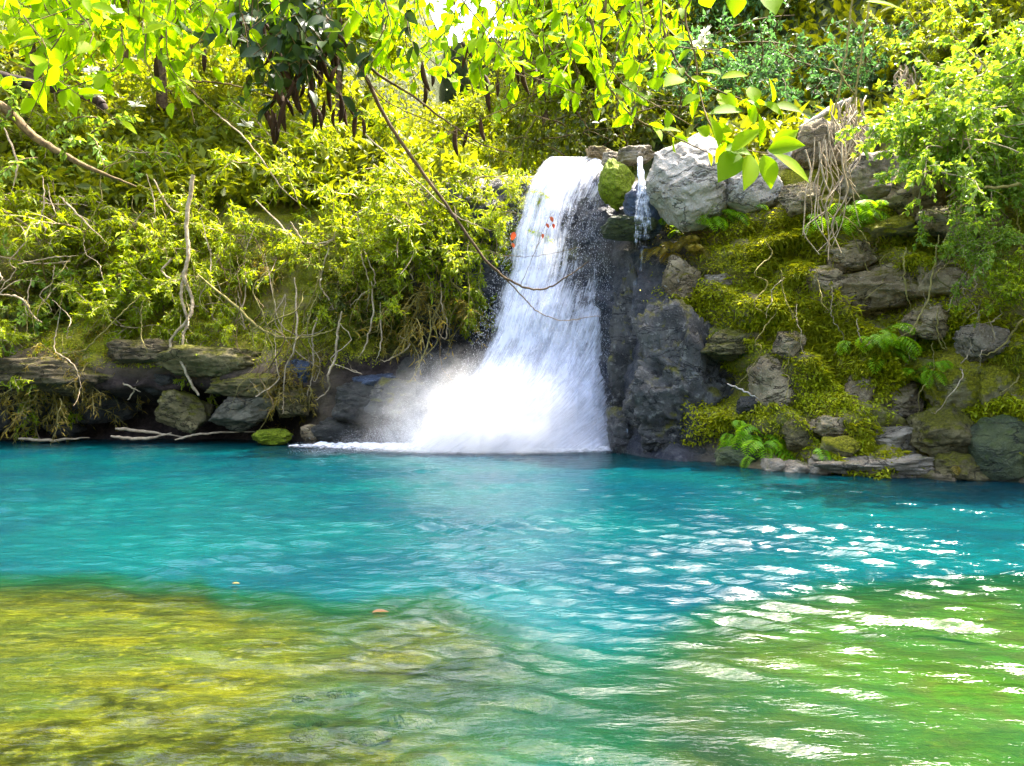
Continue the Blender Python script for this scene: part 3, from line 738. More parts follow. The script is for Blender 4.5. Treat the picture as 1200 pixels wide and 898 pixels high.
for a in [
    (865, 290, 110, 'moss', 'yellow moss cushion right below the big white boulder'),
    (915, 275, 110, 'grass', 'yellow grass tuft under the smaller pale boulder'),
    (830, 355, 80, 'moss', 'moss cushion left of the half buried grey green stone'),
    (900, 345, 100, 'grass', 'yellow grass tuft in the middle of the mossy cliff'),
    (945, 380, 110, 'grass', 'pale yellow grass tuft above the upright pale brown rock'),
    (885, 385, 80, 'moss', 'moss cushion just above the olive rock lintel'),
    (960, 420, 100, 'grass', 'straw coloured grass tuft right of the upright pale brown rock'),
    (1000, 395, 90, 'grass', 'straw coloured grass tuft left of the bright green fern'),
    (975, 460, 90, 'moss', 'moss cushion left of the tilted tan slab'),
    (1045, 430, 90, 'moss', 'yellow moss cushion below the bright green fern'),
    (1000, 520, 90, 'grass', 'yellow grass tuft above the flat pale ledge'),
    (965, 535, 80, 'moss', 'moss cushion at the waterline left of the flat pale ledge'),
    (875, 520, 90, 'fern', 'green fern clump at the foot of the dark buttress'),
    (838, 425, 70, 'moss', 'orange yellow moss left of the dark hollow'),
    (845, 490, 70, 'moss', 'ochre moss strip on the right flank of the dark buttress'),
    (1035, 403, 90, 'fern', 'bright green fern in the middle of the right bank'),
    (1085, 400, 100, 'grass', 'light green grass clump left of the domed moss-capped boulder'),
    (1080, 440, 60, 'fern', 'green fern in the cleft beside the domed moss-capped boulder'),
    (1110, 470, 60, 'moss', 'moss cushion on the front of the domed moss-capped boulder'),
    (1160, 510, 70, 'moss', 'moss cushion above the smooth dark green rock'),
    (830, 260, 80, 'fern', 'dark green fern tucked under the big white boulder'),
    (1000, 255, 90, 'fern', 'green fern right of the pale root tangle'),
    (1180, 400, 90, 'grass', 'grass clump at the right edge beside the looping liana'),
    (1075, 290, 100, 'grass', 'grass clump hanging from the wide brown shelf'),
    (790, 300, 70, 'dry', 'rusty fern below the trickle ledge'),
    (1090, 530, 60, 'dry', 'orange dry tuft beside the squarish mossy rock'),
    (940, 310, 100, 'grass', 'straw grass tuft beneath the hanging root tangle'),
    (1120, 370, 100, 'moss', 'moss cushion above the domed moss-capped boulder'),
]:
    nm = {'moss': ('moss_cushion', 'moss'), 'fern': ('fern', 'fern'), 'dry': ('dry_fern', 'fern')}.get(a[3], ('grass_tuft', 'grass tuft'))
    tuft(*a, name=nm[0], cat=nm[1])

def scatter():
    rg = np.random.RandomState(5)
    B = []; D = []; S = []
    for (x0, x1, z0, z1, n, thr) in ((3.0, 9.0, .3, 6.4, 120000, .20), (-14, -3.2, 1.9, 8.0, 60000, .03)):
        x = rg.uniform(x0, x1, n); z = rg.uniform(z0, z1, n)
        k = fbm(x*.9, z*1.1, 6.6, 3)+rg.normal(size=n)*.08 > thr
        x = x[k]; z = z[k]; y = cliff_y(x, z)-.03
        B.append(np.stack([x, y, z], 1)); m = len(x)
        D.append(np.stack([rg.normal(size=m)*.6, -rg.uniform(.3, 1.1, m), rg.uniform(-1.1, .5, m)], 1)); S.append(rg.uniform(.5, 1.4, m))
    B = np.concatenate(B); D = np.concatenate(D); S = np.concatenate(S)
    mb = MB(); leaves(mb, B, D, rg.normal(size=B.shape)*.4+np.array([0, -.4, .7]), .062*S, .026*S, curl=.3)
    o = obj('moss', mb, M['moss']); o['kind'] = 'stuff'; o['label'] = 'short yellow green moss and creepers covering the cliff faces'; o['category'] = 'moss'
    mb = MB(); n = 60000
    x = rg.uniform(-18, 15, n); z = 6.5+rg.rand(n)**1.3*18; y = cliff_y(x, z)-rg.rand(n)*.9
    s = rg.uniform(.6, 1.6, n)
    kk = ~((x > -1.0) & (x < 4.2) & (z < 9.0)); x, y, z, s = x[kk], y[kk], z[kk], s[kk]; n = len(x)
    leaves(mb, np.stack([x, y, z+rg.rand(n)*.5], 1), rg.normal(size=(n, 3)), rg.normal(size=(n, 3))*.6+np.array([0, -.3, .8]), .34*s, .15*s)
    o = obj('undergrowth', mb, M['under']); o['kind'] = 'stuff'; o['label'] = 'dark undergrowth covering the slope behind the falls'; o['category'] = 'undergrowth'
scatter()

# ------------------------------------------------------------------ roots, lianas, sticks
def rope(pts, rpx, mat, label, name='hanging_root', cat='root', Y=None, group=None, front=.35, sides=6, jit=.01, taper=.5):
    """pts in photo pixels; depth from the cliff unless Y is given"""
    rg = np.random.RandomState(int(abs(pts[0][0])*13+pts[0][1]) % 9999)
    if Y is None: Y = min(hit(a, b)[1] for a, b in pts)-front
    q = np.array([P(a, b, Y+rg.normal()*.08) for a, b in pts])
    n = len(pts)*6; s = spline(q, n); s += rg.normal(size=s.shape)*jit
    mb = MB(); tube(mb, s, rpx*np.clip(np.interp(np.linspace(0, 1, n), [0, .15, .6, 1], [.45, .8, .75, .18 if taper <= .5 else taper]), 0, 1)/F*Y, sides)
    return tag(obj(name, mb, M[mat], None, s[0]), label, cat, group)

def forked(strands, mat, label, name='hanging_root', cat='root', Y=None, group=None, front=.35, jit=.01):
    allp = [p for s, _ in strands for p in s]
    if Y is None: Y = min(hit(a, b)[1] for a, b in allp)-front
    c = P(*allp[0], Y); t = thing(name, label, cat, c, group)
    for k, (pts, rpx) in enumerate(strands):
        rg = np.random.RandomState(int(abs(pts[0][0])*13+pts[-1][1]+k) % 9999)
        q = np.array([P(a, b, Y+rg.normal()*.07) for a, b in pts]); n = len(pts)*6
        s = spline(q, n)+rg.normal(size=(n, 3))*jit
        mb = MB(); tube(mb, s, np.linspace(rpx, rpx*.55, n)/F*Y, 6); obj('root_strand', mb, M[mat], t)

forked([([(226, 205), (219, 262), (220, 300), (216, 325), (225, 350), (222, 372), (200, 400), (210, 420), (222, 445), (233, 464)], 2.6),
        ([(219, 315), (212, 345), (220, 375), (213, 400), (216, 430), (228, 458)], 2.0), ([(200, 305), (190, 318), (206, 330), (214, 322)], 1.3)],
       'bark_pale', 'pale tan forked root dangling over the olive slab', Y=18.7)
rope([(228, 325), (245, 345), (250, 375)], 2.2, 'bark_olive', 'short olive root just right of the pale forked one')
rope([(232, 322), (275, 358), (305, 385), (335, 396), (375, 392), (402, 380)], 2.2, 'bark_olive', 'olive liana sagging from the forked root across the mossy patch', name='liana', cat='liana', Y=18.5)
G3 = 'thin roots hanging left of the waterfall'
for pts, r, mt, lab in [
    ([(345, 325), (348, 370), (345, 410), (335, 430), (332, 465), (332, 485)], 1.5, 'bark_pale', 'leftmost long thin root hanging beside the bare mossy patch'),
    ([(375, 365), (366, 395), (368, 430), (360, 465)], 1.5, 'bark_pale', 'second long root, ending above the small tan stone'),
    ([(400, 365), (395, 395), (393, 420), (384, 440), (386, 455), (370, 470)], 2.0, 'bark_pale', 'thickest white root, curling left at its tip'),
    ([(418, 255), (424, 300), (432, 330), (430, 365)], 1.2, 'bark_pale', 'thin root dropping from the shrub over the dark cave'),
    ([(436, 330), (436, 372), (428, 405), (420, 420)], 1.4, 'bark_pale', 'reddish root ending in the dark cave'),
    ([(445, 355), (447, 400), (440, 425)], 1.2, 'bark_pale', 'short root in the middle of the dark cave'),
    ([(502, 355), (504, 390), (495, 420), (482, 445)], 1.2, 'bark_olive', 'thin root under the rusty fern tuft'),
    ([(470, 395), (480, 405), (455, 422), (445, 422)], 1.3, 'bark_pale', 'pinkish twig lying across the dark cave mouth'),
    ([(385, 290), (375, 330), (385, 350), (392, 362), (402, 345)], 1.4, 'bark_pale', 'knotted root above the thickest white root'),
    ([(340, 260), (355, 280), (378, 288), (395, 275)], 1.5, 'bark_pale', 'looping pale stem at the fringe of the midway shrub'),
    ([(425, 290), (440, 330), (425, 345), (410, 360)], 1.1, 'bark_pale', 'grey root crossing above the dark cave'),
]:
    rope(pts, r, mt, lab, group=G3, front=.55)
G4 = 'pale stems among the left shrubs'
for pts, r, lab in [
    ([(0, 345), (25, 350), (40, 372), (50, 378)], 1.6, 'pale stem arching low at the left edge'),
    ([(20, 310), (60, 302), (92, 300)], 1.2, 'pale stem crossing the dark left hollow'),
    ([(70, 230), (95, 255), (125, 285)], 1.5, 'pale slanting stem above the dark left hollow'),
    ([(180, 210), (200, 245), (225, 252), (240, 240)], 1.5, 'pale stem looping below the brown limb tip'),
    ([(250, 130), (290, 165), (330, 220), (360, 245)], 1.3, 'long pale stem slanting through the middle shrubs'),
    ([(275, 150), (310, 160), (345, 150), (370, 135)], 1.3, 'pale stem arching below the dark pods'),
    ([(300, 235), (335, 270), (360, 285), (388, 282), (392, 268)], 1.5, 'pale hooked stem over the mossy patch'),
    ([(420, 150), (470, 195), (530, 250), (575, 270)], 1.1, 'thin stem running parallel to the slanting bare branch'),
    ([(5, 150), (20, 190), (12, 230)], 1.5, 'pale stem under the brown limb at the left edge'),
]:
    rope(pts, r, 'bark_pale', lab, name='bare_stem', cat='stem', group=G4, front=1.3)
def drape(n, px, py, ln, mat, label, group, r, seed, front=.5):
    rg = np.random.RandomState(seed)
    for k in range(n):
        a = rg.uniform(*px); b = rg.uniform(*py); L = rg.uniform(*ln); dx = rg.normal()*L*.35
        pts = [(a+dx*t+rg.normal()*L*.07, min(b+L*(t if k % 3 else math.sin(t*2.4)*.7)+rg.normal()*L*.05, 512)) for t in np.linspace(0, 1, 6)]
        rope(pts, r*rg.uniform(.6, 1.2), mat[k % len(mat)], label, name='vine', cat='vine', group=group, front=front*rg.uniform(.5, 1.3), sides=4)
drape(42, (235, 560), (255, 390), (50, 130), ('bark_pale', 'bark_olive', 'twig'), 'thin bare vine draped over the shaded bank left of the waterfall', 'bare vines draped over the left bank', 1.0, 11)
drape(26, (0, 240), (180, 380), (40, 110), ('bark_pale', 'bark_olive'), 'thin pale vine straggling through the shrubs left of the forked root', 'bare vines in the left shrubs', 1.0, 12, 1.2)
drape(30, (890, 1190), (230, 420), (40, 120), ('bark_pale', 'bark_olive'), 'thin vine trailing over the mossy right cliff', 'bare vines on the right cliff', .9, 13, .35)
rgs = np.random.RandomState(31)
for k in range(15):
    while True:
        yy = rgs.uniform(2.9, 3.9); pxx = rgs.uniform(330, 720); xx = (pxx-600)/F*yy
        if frac_body(xx, yy) < .7: break
    w_ = rgs.uniform(.12, .34); q, f = rock_mesh(900+k, (w_, w_*.8, .07), 9, .7, .08, 3, 0., .3)
    mb = MB(); c = np.array([xx, yy, float(ground_z(xx, yy))-.005]); mb.add(q+c, f)
    tag(obj('submerged_stone', mb, M['rock_bed'], None, c), 'small dark stone lying on the shallow green pool bed', 'stone', 'stones on the shallow pool bed')
# right side
def tangle(px, py, w, h, n, label, Y, mat='bark_pale', seed=1):
    rg = np.random.RandomState(seed); mb = MB()
    for k in range(n):
        x = px+rg.normal()*w*.22; y0 = py-h/2+rg.rand()*h*.3; L = h*rg.uniform(.35, .75); yy = Y+rg.normal()*.15
        pts = [P(x+rg.normal()*w*.08*(j > 0)+rg.normal()*w*.1*j/4, y0+L*j/4, yy-.05*j+rg.normal()*.05) for j in range(5)]
        s = spline(pts, 14); tube(mb, s, np.linspace(1.0, .45, 14)/F*Y*rg.uniform(.6, 1.3), 4)
    c = P(px, py-h/2, Y)
    tag(obj('root_tangle', mb, M[mat], None, c), label, 'roots', 'tangles of dry roots on the right cliff')
tangle(972, 225, 90, 190, 22, 'tall beige tangle of dry roots hanging from the brown boulder', 13.9, seed=1)
tangle(1000, 155, 44, 90, 34, 'small upright tangle of pale roots on top of the brown boulder', 14.6, seed=2)
tangle(1140, 225, 60, 60, 22, 'reddish fringe of roots under the big bright shrub', 12.6, seed=3)
tangle(1065, 105, 50, 60, 20, 'wispy pale roots above the rounded grey boulder', 15.8, seed=4)
forked([([(1260, 210), (1200, 216), (1155, 219), (1145, 212), (1135, 205)], 2.2), ([(1150, 218), (1130, 240), (1110, 250), (1085, 246)], 1.6)], 'bark_olive',
       'forked liana running out from under the big bright shrub', name='liana', cat='liana', Y=11.4)
G5 = 'lianas hanging on the right cliff'
for pts, r, lab in [
    ([(1230, 350), (1198, 375), (1180, 400), (1160, 414), (1145, 416)], 1.6, 'looping liana at the right edge above the mossy rocks'),
    ([(1235, 395), (1200, 430), (1190, 448), (1170, 462)], 1.6, 'lower looping liana at the right edge'),
    ([(1100, 275), (1095, 310), (1085, 355), (1070, 385), (1050, 398)], 1.3, 'thin liana dropping to the bright green fern'),
    ([(1062, 290), (1060, 330), (1068, 360)], 1.1, 'short liana left of the hanging light green branch'),
    ([(1190, 240), (1198, 300), (1196, 350)], 1.2, 'liana hanging straight down at the right edge'),
    ([(1140, 240), (1120, 275), (1118, 300)], 1.1, 'thin liana hanging behind the light green branch'),
]:
    rope(pts, r, 'bark_olive', lab, name='liana', cat='liana', group=G5, Y=11.9)
rope([(852, 450), (875, 460), (890, 468)], 1.4, 'wood_grey', 'thin grey stick across the dark hollow', name='stick', cat='stick', front=.4)
rope([(900, 168), (930, 155), (960, 137), (975, 126), (998, 117)], 4.5, 'wood_grey', 'slanting grey dead branch above the pale boulders', name='dead_branch', cat='branch', Y=16.6, taper=.7)
for pts, r, lab in [
    ([(1002, -20), (990, 70), (975, 140), (960, 165)], 1.5, 'long thin stem slanting down to the grey dead branch'),
    ([(1022, -20), (1008, 70), (1000, 130), (995, 165)], 1.4, 'thin upright stem beside the long slanting one'),
    ([(975, 70), (990, 95), (1005, 115)], 1.2, 'short stem crossing behind the two thin stems'),
]:
    rope(pts, r, 'bark_olive', lab, name='bare_stem', cat='stem', Y=15.5, group='thin stems above the right cliff')
# driftwood at the left waterline
for pts, r, lab in [
    ([(22, 514), (60, 516), (105, 513)], 2.4, 'leftmost stick floating along the dark undercut'),
    ([(135, 502), (165, 505), (215, 512)], 2.6, 'topmost stick of the small driftwood heap'),
    ([(130, 512), (170, 514), (200, 508)], 2.6, 'thick stick at the foot of the small driftwood heap'),
    ([(205, 516), (225, 510), (260, 507), (300, 506)], 1.8, 'long pale curved stick leading to the bright hummock'),
    ([(128, 441), (150, 452), (165, 460)], 1.4, 'broken twig on the dark block below the cap slab'),
    ([(150, 470), (158, 455), (162, 445)], 1.2, 'thin grassy twig hanging by the dark block'),
]:
    rope(pts, r, 'bark_pale', lab, name='stick', cat='stick', Y=19.0, group='driftwood sticks on the left bank')

# ------------------------------------------------------------------ waterfalls
def fall_mat(name, col, lo, hi, su=20, sv=.8, power=1.0):
    m, nt, out = newmat(name); g = N(nt)
    at = g.n('ShaderNodeAttribute'); at.attribute_name = 'flow'; v = at.outputs['Vector']
    n1 = g.noise(g.mapping(v, (su, sv, 1)), 1, 5, .65, .4); n2 = g.noise(g.mapping(v, (su*2.6, sv*1.5, 1)), 1, 4, .6)
    n3 = g.noise(g.mapping(v, (5, 2.2, 1)), 1, 4, .6)
    ed = g.n('ShaderNodeAttribute'); ed.attribute_name = 'body'
    d = g.math('ADD', g.math('ADD', g.math('MULTIPLY', n1, .55), g.math('MULTIPLY', n2, .35)), g.math('MULTIPLY', n3, .6))
    a = g.ramp(g.math('ADD', d, g.math('SUBTRACT', ed.outputs['Fac'], .5)), lo, hi)
    df = g.n('ShaderNodeBsdfDiffuse'); g.set(df.inputs[0], g.mix(n2, col, tuple(min(.9, c*1.12) for c in col)))
    tl = g.n('ShaderNodeBsdfTranslucent'); tl.inputs[0].default_value = (.90, .91, .95, 1)
    mx = g.n('ShaderNodeMixShader'); mx.inputs[0].default_value = .45; g.l(df.outputs[0], mx.inputs[1]); g.l(tl.outputs[0], mx.inputs[2])
    tp = g.n('ShaderNodeBsdfTransparent')
    m2 = g.n('ShaderNodeMixShader'); g.l(a, m2.inputs[0]); g.l(tp.outputs[0], m2.inputs[1]); g.l(mx.outputs[0], m2.inputs[2])
    g.l(m2.outputs[0], out.inputs[0]); return m
M['fall'] = fall_mat('falling_water', (.74, .76, .92), .67, .97)
M['fall_thin'] = fall_mat('trickling_water', (.62, .70, .86), .50, .78, su=14)
m, nt, out = newmat('spray_drops'); g = N(nt)
df = g.n('ShaderNodeBsdfDiffuse'); df.inputs[0].default_value = (.84, .86, .90, 1)
tl = g.n('ShaderNodeBsdfTranslucent'); tl.inputs[0].default_value = (.84, .86, .92, 1)
mx = g.n('ShaderNodeMixShader'); mx.inputs[0].default_value = .4; g.l(df.outputs[0], mx.inputs[1]); g.l(tl.outputs[0], mx.inputs[2]); g.l(mx.outputs[0], out.inputs[0])
M['drops'] = m

def sheet(name, parent, rows, mat, seed, dy=0., nu=170, nv=260, bulge=.35, amp=.05, inset=0., body_edge=.2, su=1.0, steps=.12):
    """rows: (py, px_left, px_right, Y)"""
    rows = np.array(rows, float); tv = np.linspace(0, 1, nv)
    rt = np.concatenate([[0], np.cumsum(np.hypot(np.diff(rows[:, 0]), np.diff(rows[:, 1])*.3))]); rt /= rt[-1]
    py = np.interp(tv, rt, rows[:, 0]); l = np.interp(tv, rt, rows[:, 1]); r = np.interp(tv, rt, rows[:, 2]); Y = np.interp(tv, rt, rows[:, 3])
    u = np.linspace(0, 1, nu)[None]
    w = (r-l)[:, None]; L = (l[:, None]+w*inset); W = w*(1-2*inset)
    PX = L+W*u; PY = np.repeat(py[:, None], nu, 1)
    YY = Y[:, None]-bulge*(1-(2*u-1)**2)+dy
    uu = np.repeat(u, nv, 0); vv = np.repeat(tv[:, None], nu, 1)
    PX = PX+5.0*pn(uu*2.5+seed, vv*6, 1.0)+3.0*pn(uu*5+seed, vv*19, 4.0)*(2*uu-1)**2
    stp = (tv*4.3+.35*fbm(tv*1.7, tv*0, 5., 2))[:, None]+.5*pn(uu*3+seed, vv*2, 7.); YY = YY-steps*(np.sin(stp*6.28)*.5+.5)*ss(0, .2, vv)
    YY = YY+amp*(fbm(uu*22+seed, vv*3, 2., 3))+amp*1.4*fbm(uu*6, vv*6+seed, 4., 3)
    V = np.stack([(PX-600)/F*YY, YY, CAMZ-(PY-449)/F*YY], -1).reshape(-1, 3)
    i = np.arange(nv-1)[:, None]*nu; j = np.arange(nu-1)[None]
    f = np.stack([i+j, i+j+1, i+nu+j+1, i+nu+j], -1).reshape(-1, 4)
    mb = MB(); mb.add(V, f); o = obj(name, mb, M[mat], parent)
    at = o.data.attributes.new('flow', 'FLOAT_VECTOR', 'POINT')
    wm = np.repeat((r-l)[:, None]/F*17, nu, 1)
    at.data.foreach_set('vector', np.stack([uu*wm*.5*su+seed, vv*6.5, np.full_like(uu, seed)], -1).astype(np.float32).ravel())
    e = np.minimum(uu, (1-uu)*1.8); body = ss(0, body_edge, e)*.6+.05-.55*(e < .004)
    return o, body, uu, vv

wf = thing('waterfall', 'tall white waterfall fanning out into the turquoise pool', 'waterfall', P(600, 531, 17.2))
ROWS = [(184, 636, 708, 19.2), (187, 630, 712, 18.7), (193, 622, 716, 18.35), (205, 613, 718, 18.1), (235, 599, 718, 17.85), (270, 589, 716, 17.7), (310, 582, 715, 17.6), (350, 571, 715, 17.5), (400, 554, 717, 17.35), (440, 533, 720, 17.25), (475, 502, 726, 17.15), (505, 466, 734, 17.05), (533, 425, 740, 16.95)]
for k, (dy, ins, off) in enumerate(((.28, .0, .02), (.12, .02, -.03), (0., .035, -.09))):
    o, body, uu, vv = sheet('water_sheet', wf, ROWS, 'fall', 3.7*k+1, dy=dy, inset=ins, amp=.06+.02*k)
    # thinner, darker-backed water in the upper right; thick white water at the lower left
    body = body+off-.32*np.exp(-(((uu-.78)/.24)**2+((vv-.28)/.22)**2))+.10*ss(.55, .85, vv)*(1-uu)
    a = o.data.attributes.new('body', 'FLOAT', 'POINT'); a.data.foreach_set('value', body.astype(np.float32).ravel())

def drops():
    rg = np.random.RandomState(9); rows = np.array(ROWS)
    tet = np.array([[0, 0, 1.2], [.94, 0, -.33], [-.47, .82, -.33], [-.47, -.82, -.33]]); tf = np.array([[0, 1, 2], [0, 2, 3], [0, 3, 1], [1, 3, 2]])
    mb = MB()
    def put(p, r, st=1.0):
        n = len(p); V = p[:, None]+tet[None]*r[:, None, None]*np.array([1, 1, st]); ff = (np.arange(n)[:, None, None]*4+tf[None]).reshape(-1, 3)
        mb.add(V.reshape(-1, 3), ff)
    n = 12000                      # streaks thrown off the face
    py = 195+(rg.rand(n)**.75)*335; l = np.interp(py, rows[:, 0], rows[:, 1]); r = np.interp(py, rows[:, 0], rows[:, 2]); Y = np.interp(py, rows[:, 0], rows[:, 3])
    u = rg.rand(n); px = l+(r-l)*u+rg.normal(size=n)*3
    yy = Y-.35*(1-(2*u-1)**2)-np.abs(rg.normal(size=n))*.12
    put(np.stack([(px-600)/F*yy, yy, CAMZ-(py-449)/F*yy], 1), rg.uniform(.003, .006, n), 3.5)
    n = 80000                     # splash cloud at the foot
    x = rg.normal(size=n)*1.45-.6; hh = np.abs(rg.normal(size=n))*np.interp(x, [-4, -2.8, -1.2, 2, 3], [.10, .34, .85, .7, .25])*(1+.5*fbm(x*1.4, x*0, 3., 3))
    p = np.stack([x, 16.85+rg.normal(size=n)*.3-.2, hh], 1); k = (x > -4.8) & (x < 2.7)
    put(p[k], rg.uniform(.002, .0045, k.sum()), 1.2)
    obj('spray', mb, M['drops'], wf, smooth=False)['kind'] = 'stuff'
drops()

def mist():
    q, f = ico(4)
    rgn = fbm(q[:, 0]*1.5, q[:, 1]*1.5, q[:, 2]*1.5, 3)
    q = q*(1+.15*rgn)[:, None]
    c = np.array([-.5, 16.35, .35]); mb = MB(); v = q*np.array([3.4, .9, 2.3])+c; v[:, 2] = np.maximum(v[:, 2], .03); mb.add(v, f)
    m, nt, out = newmat('mist'); g = N(nt)
    tc = g.n('ShaderNodeTexCoord').outputs['Object']
    mp = g.n('ShaderNodeMapping'); g.l(tc, mp.inputs[0]); mp.inputs['Scale'].default_value = (1/3.4, 1/.9, 1/2.3)
    ln = g.n('ShaderNodeVectorMath', operation='LENGTH'); g.l(mp.outputs[0], ln.inputs[0])
    fall = g.math('POWER', g.ramp(ln.outputs['Value'], .97, .0), 1.5)
    nz = g.ramp(g.noise(tc, 2.8, 5, .65, .5), .36, .70, .25, 1.)
    dn = g.math('MULTIPLY', g.math('MULTIPLY', fall, nz), 6.0)
    vol = g.n('ShaderNodeVolumePrincipled'); vol.inputs['Color'].default_value = (.985, .985, .99, 1); g.l(dn, vol.inputs['Density']); vol.inputs['Anisotropy'].default_value = .2
    g.l(vol.outputs[0], out.inputs['Volume'])
    o = obj('mist', mb, m, wf, loc=None); o['kind'] = 'stuff'
    # put the mesh origin at the cloud's centre for the density falloff
    me = o.data; d = c-np.array(wf['_w'])
    for vv in me.vertices: vv.co -= Vector(d)
    o.location = d
mist()

def foam():
    xs = np.linspace(-5.2, 2.9, 260); ys = np.linspace(15.0, 18.0, 110)
    Xg, Yg = np.meshgrid(xs, ys)
    front = np.interp(Xg, [-5.2, -4, -2.5, 0, 2, 2.9], [17.5, 16.8, 16.0, 15.7, 15.9, 16.7])
    e = Yg-front+.35*fbm(Xg*1.2, Yg*1.2, 3., 3)
    Z = .03+.10*ss(.35, 1.1, e)*(.5+np.abs(fbm(Xg*4, Yg*4, 1., 3)))
    nx, ny = len(xs), len(ys)
    i = np.arange(ny-1)[:, None]*nx; j = np.arange(nx-1)[None]
    f = np.stack([i+j, i+j+1, i+nx+j+1, i+nx+j], -1).reshape(-1, 4)
    mb = MB(); mb.add(np.stack([Xg, Yg, Z], -1).reshape(-1, 3), f)
    m, nt, out = newmat('foam'); g = N(nt)
    tc = g.n('ShaderNodeTexCoord').outputs['Object']; at = g.n('ShaderNodeAttribute'); at.attribute_name = 'edge'
    nz = g.noise(tc, 7, 5, .7)
    a = g.ramp(g.math('ADD', at.outputs['Fac'], g.math('MULTIPLY', g.math('SUBTRACT', nz, .5), 1.6)), .2, .85)
    df = g.n('ShaderNodeBsdfDiffuse'); df.inputs[0].default_value = (.8, .82, .84, 1); tp = g.n('ShaderNodeBsdfTransparent')
    mx = g.n('ShaderNodeMixShader'); g.l(a, mx.inputs[0]); g.l(tp.outputs[0], mx.inputs[1]); g.l(df.outputs[0], mx.inputs[2]); g.l(mx.outputs[0], out.inputs[0])
    o = obj('foam', mb, m, wf); o['kind'] = 'stuff'
    q = o.data.attributes.new('edge', 'FLOAT', 'POINT'); q.data.foreach_set('value', np.clip(e*.8, 0, 1).astype(np.float32).ravel())
foam()

tk = thing('waterfall', 'thin blue-white trickle between the lime moss rock and the big white boulder', 'waterfall', P(752, 275, 16.6))
for k in range(2):
    o, body, uu, vv = sheet('water_sheet', tk, [(184, 746, 752, 17.0), (190, 746, 753, 16.45), (212, 747, 756, 16.1), (235, 742, 762, 16.0), (255, 741, 764, 15.95), (268, 742, 764, 15.9), (290, 742, 760, 15.9)], 'fall_thin', 20+k*5, dy=-.05*k, nu=60, nv=110, bulge=.08, amp=.03, su=2.5, steps=0.)
    a = o.data.attributes.new('body', 'FLOAT', 'POINT'); a.data.foreach_set('value', (body-.20-.22*vv).astype(np.float32).ravel())
o, body, uu, vv = sheet('water_sheet', tk, [(274, 740, 760, 16.25), (330, 736, 758, 16.2), (420, 730, 756, 16.1), (525, 728, 760, 16.0)], 'fall_thin', 41., nu=60, nv=120, bulge=.08, amp=.03, su=2.5, steps=0.)
a = o.data.attributes.new('body', 'FLOAT', 'POINT'); a.data.foreach_set('value', (body-.46).astype(np.float32).ravel())

# ------------------------------------------------------------------ leaning limb tree on the left
def polytube(mb, pts, r0, r1, sides=8, jit=.0, n=None):
    n = n or len(pts)*7; s = spline(pts, n); rg = np.random.RandomState(n)
    s = s+rg.normal(size=s.shape)*jit; tube(mb, s, np.linspace(r0, r1, n), sides); return s

def leaf_run(mb, s, n, ll, rg, out=.6, dens=None, near=True, wr=.5):
    i = rg.randint(0, len(s)-1, n); b = s[i]+(s[i+1]-s[i])*rg.rand(n, 1)
    t = s[np.minimum(i+1, len(s)-1)]-s[i]; t /= np.linalg.norm(t, axis=1)[:, None]+1e-9
    d = t*.5+rg.normal(size=(n, 3))*out+np.array([0, 0, -.35]); z = rg.uniform(.65, 1.2, n)
    leaves(mb, b, d, rg.normal(size=(n, 3))*.5+np.array([0, -.5, .7]), ll*z, ll*z*wr, near=near, curl=.2)

base = np.array([-13.6, 13.2, .6])
lt = thing('leaning_tree', 'brown tree limb leaning in from the left edge among yellow shrubs', 'tree', base)
mb = MB(); polytube(mb, [base-np.array([0, 0, .6]), base+np.array([.2, .2, 2.0]), P(-230, 60, 13.6), P(-150, 20, 13.8)], .26, .18, 10); obj('trunk', mb, M['bark'], lt)
mb = MB(); polytube(mb, [P(-230, 60, 13.6), P(-90, 85, 13.8), P(0, 125, 14), P(40, 160, 14), P(85, 187, 14), P(120, 203, 14), P(160, 219, 14.2)], .13, .012, 10, .006); obj('limb', mb, M['twig'], lt)
mb = MB(); polytube(mb, [P(-150, 20, 13.8), P(-40, 75, 13.7), P(30, 98, 13.7), P(75, 105, 13.7), P(112, 116, 13.7), P(122, 128, 13.7)], .12, .08, 10, .008); obj('limb', mb, M['bark_dark'], lt)
mb = MB(); lf = MB(); rg = np.random.RandomState(77)
for k in range(14):
    a = P(rg.uniform(-60, 120), rg.uniform(100, 190), 13.9); e = a+np.array([rg.uniform(-.6, 1.0), rg.uniform(-.8, .2), rg.uniform(-.9, .6)])
    s = spline([a, (a+e)/2+np.array([0, 0, .12]), e], 8); tube(mb, s, np.linspace(.018, .006, 8), 4); leaf_run(lf, s, 40, .15, rg, near=False)
obj('twigs', mb, M['twig'], lt); obj('crown', lf, M['round'], lt)

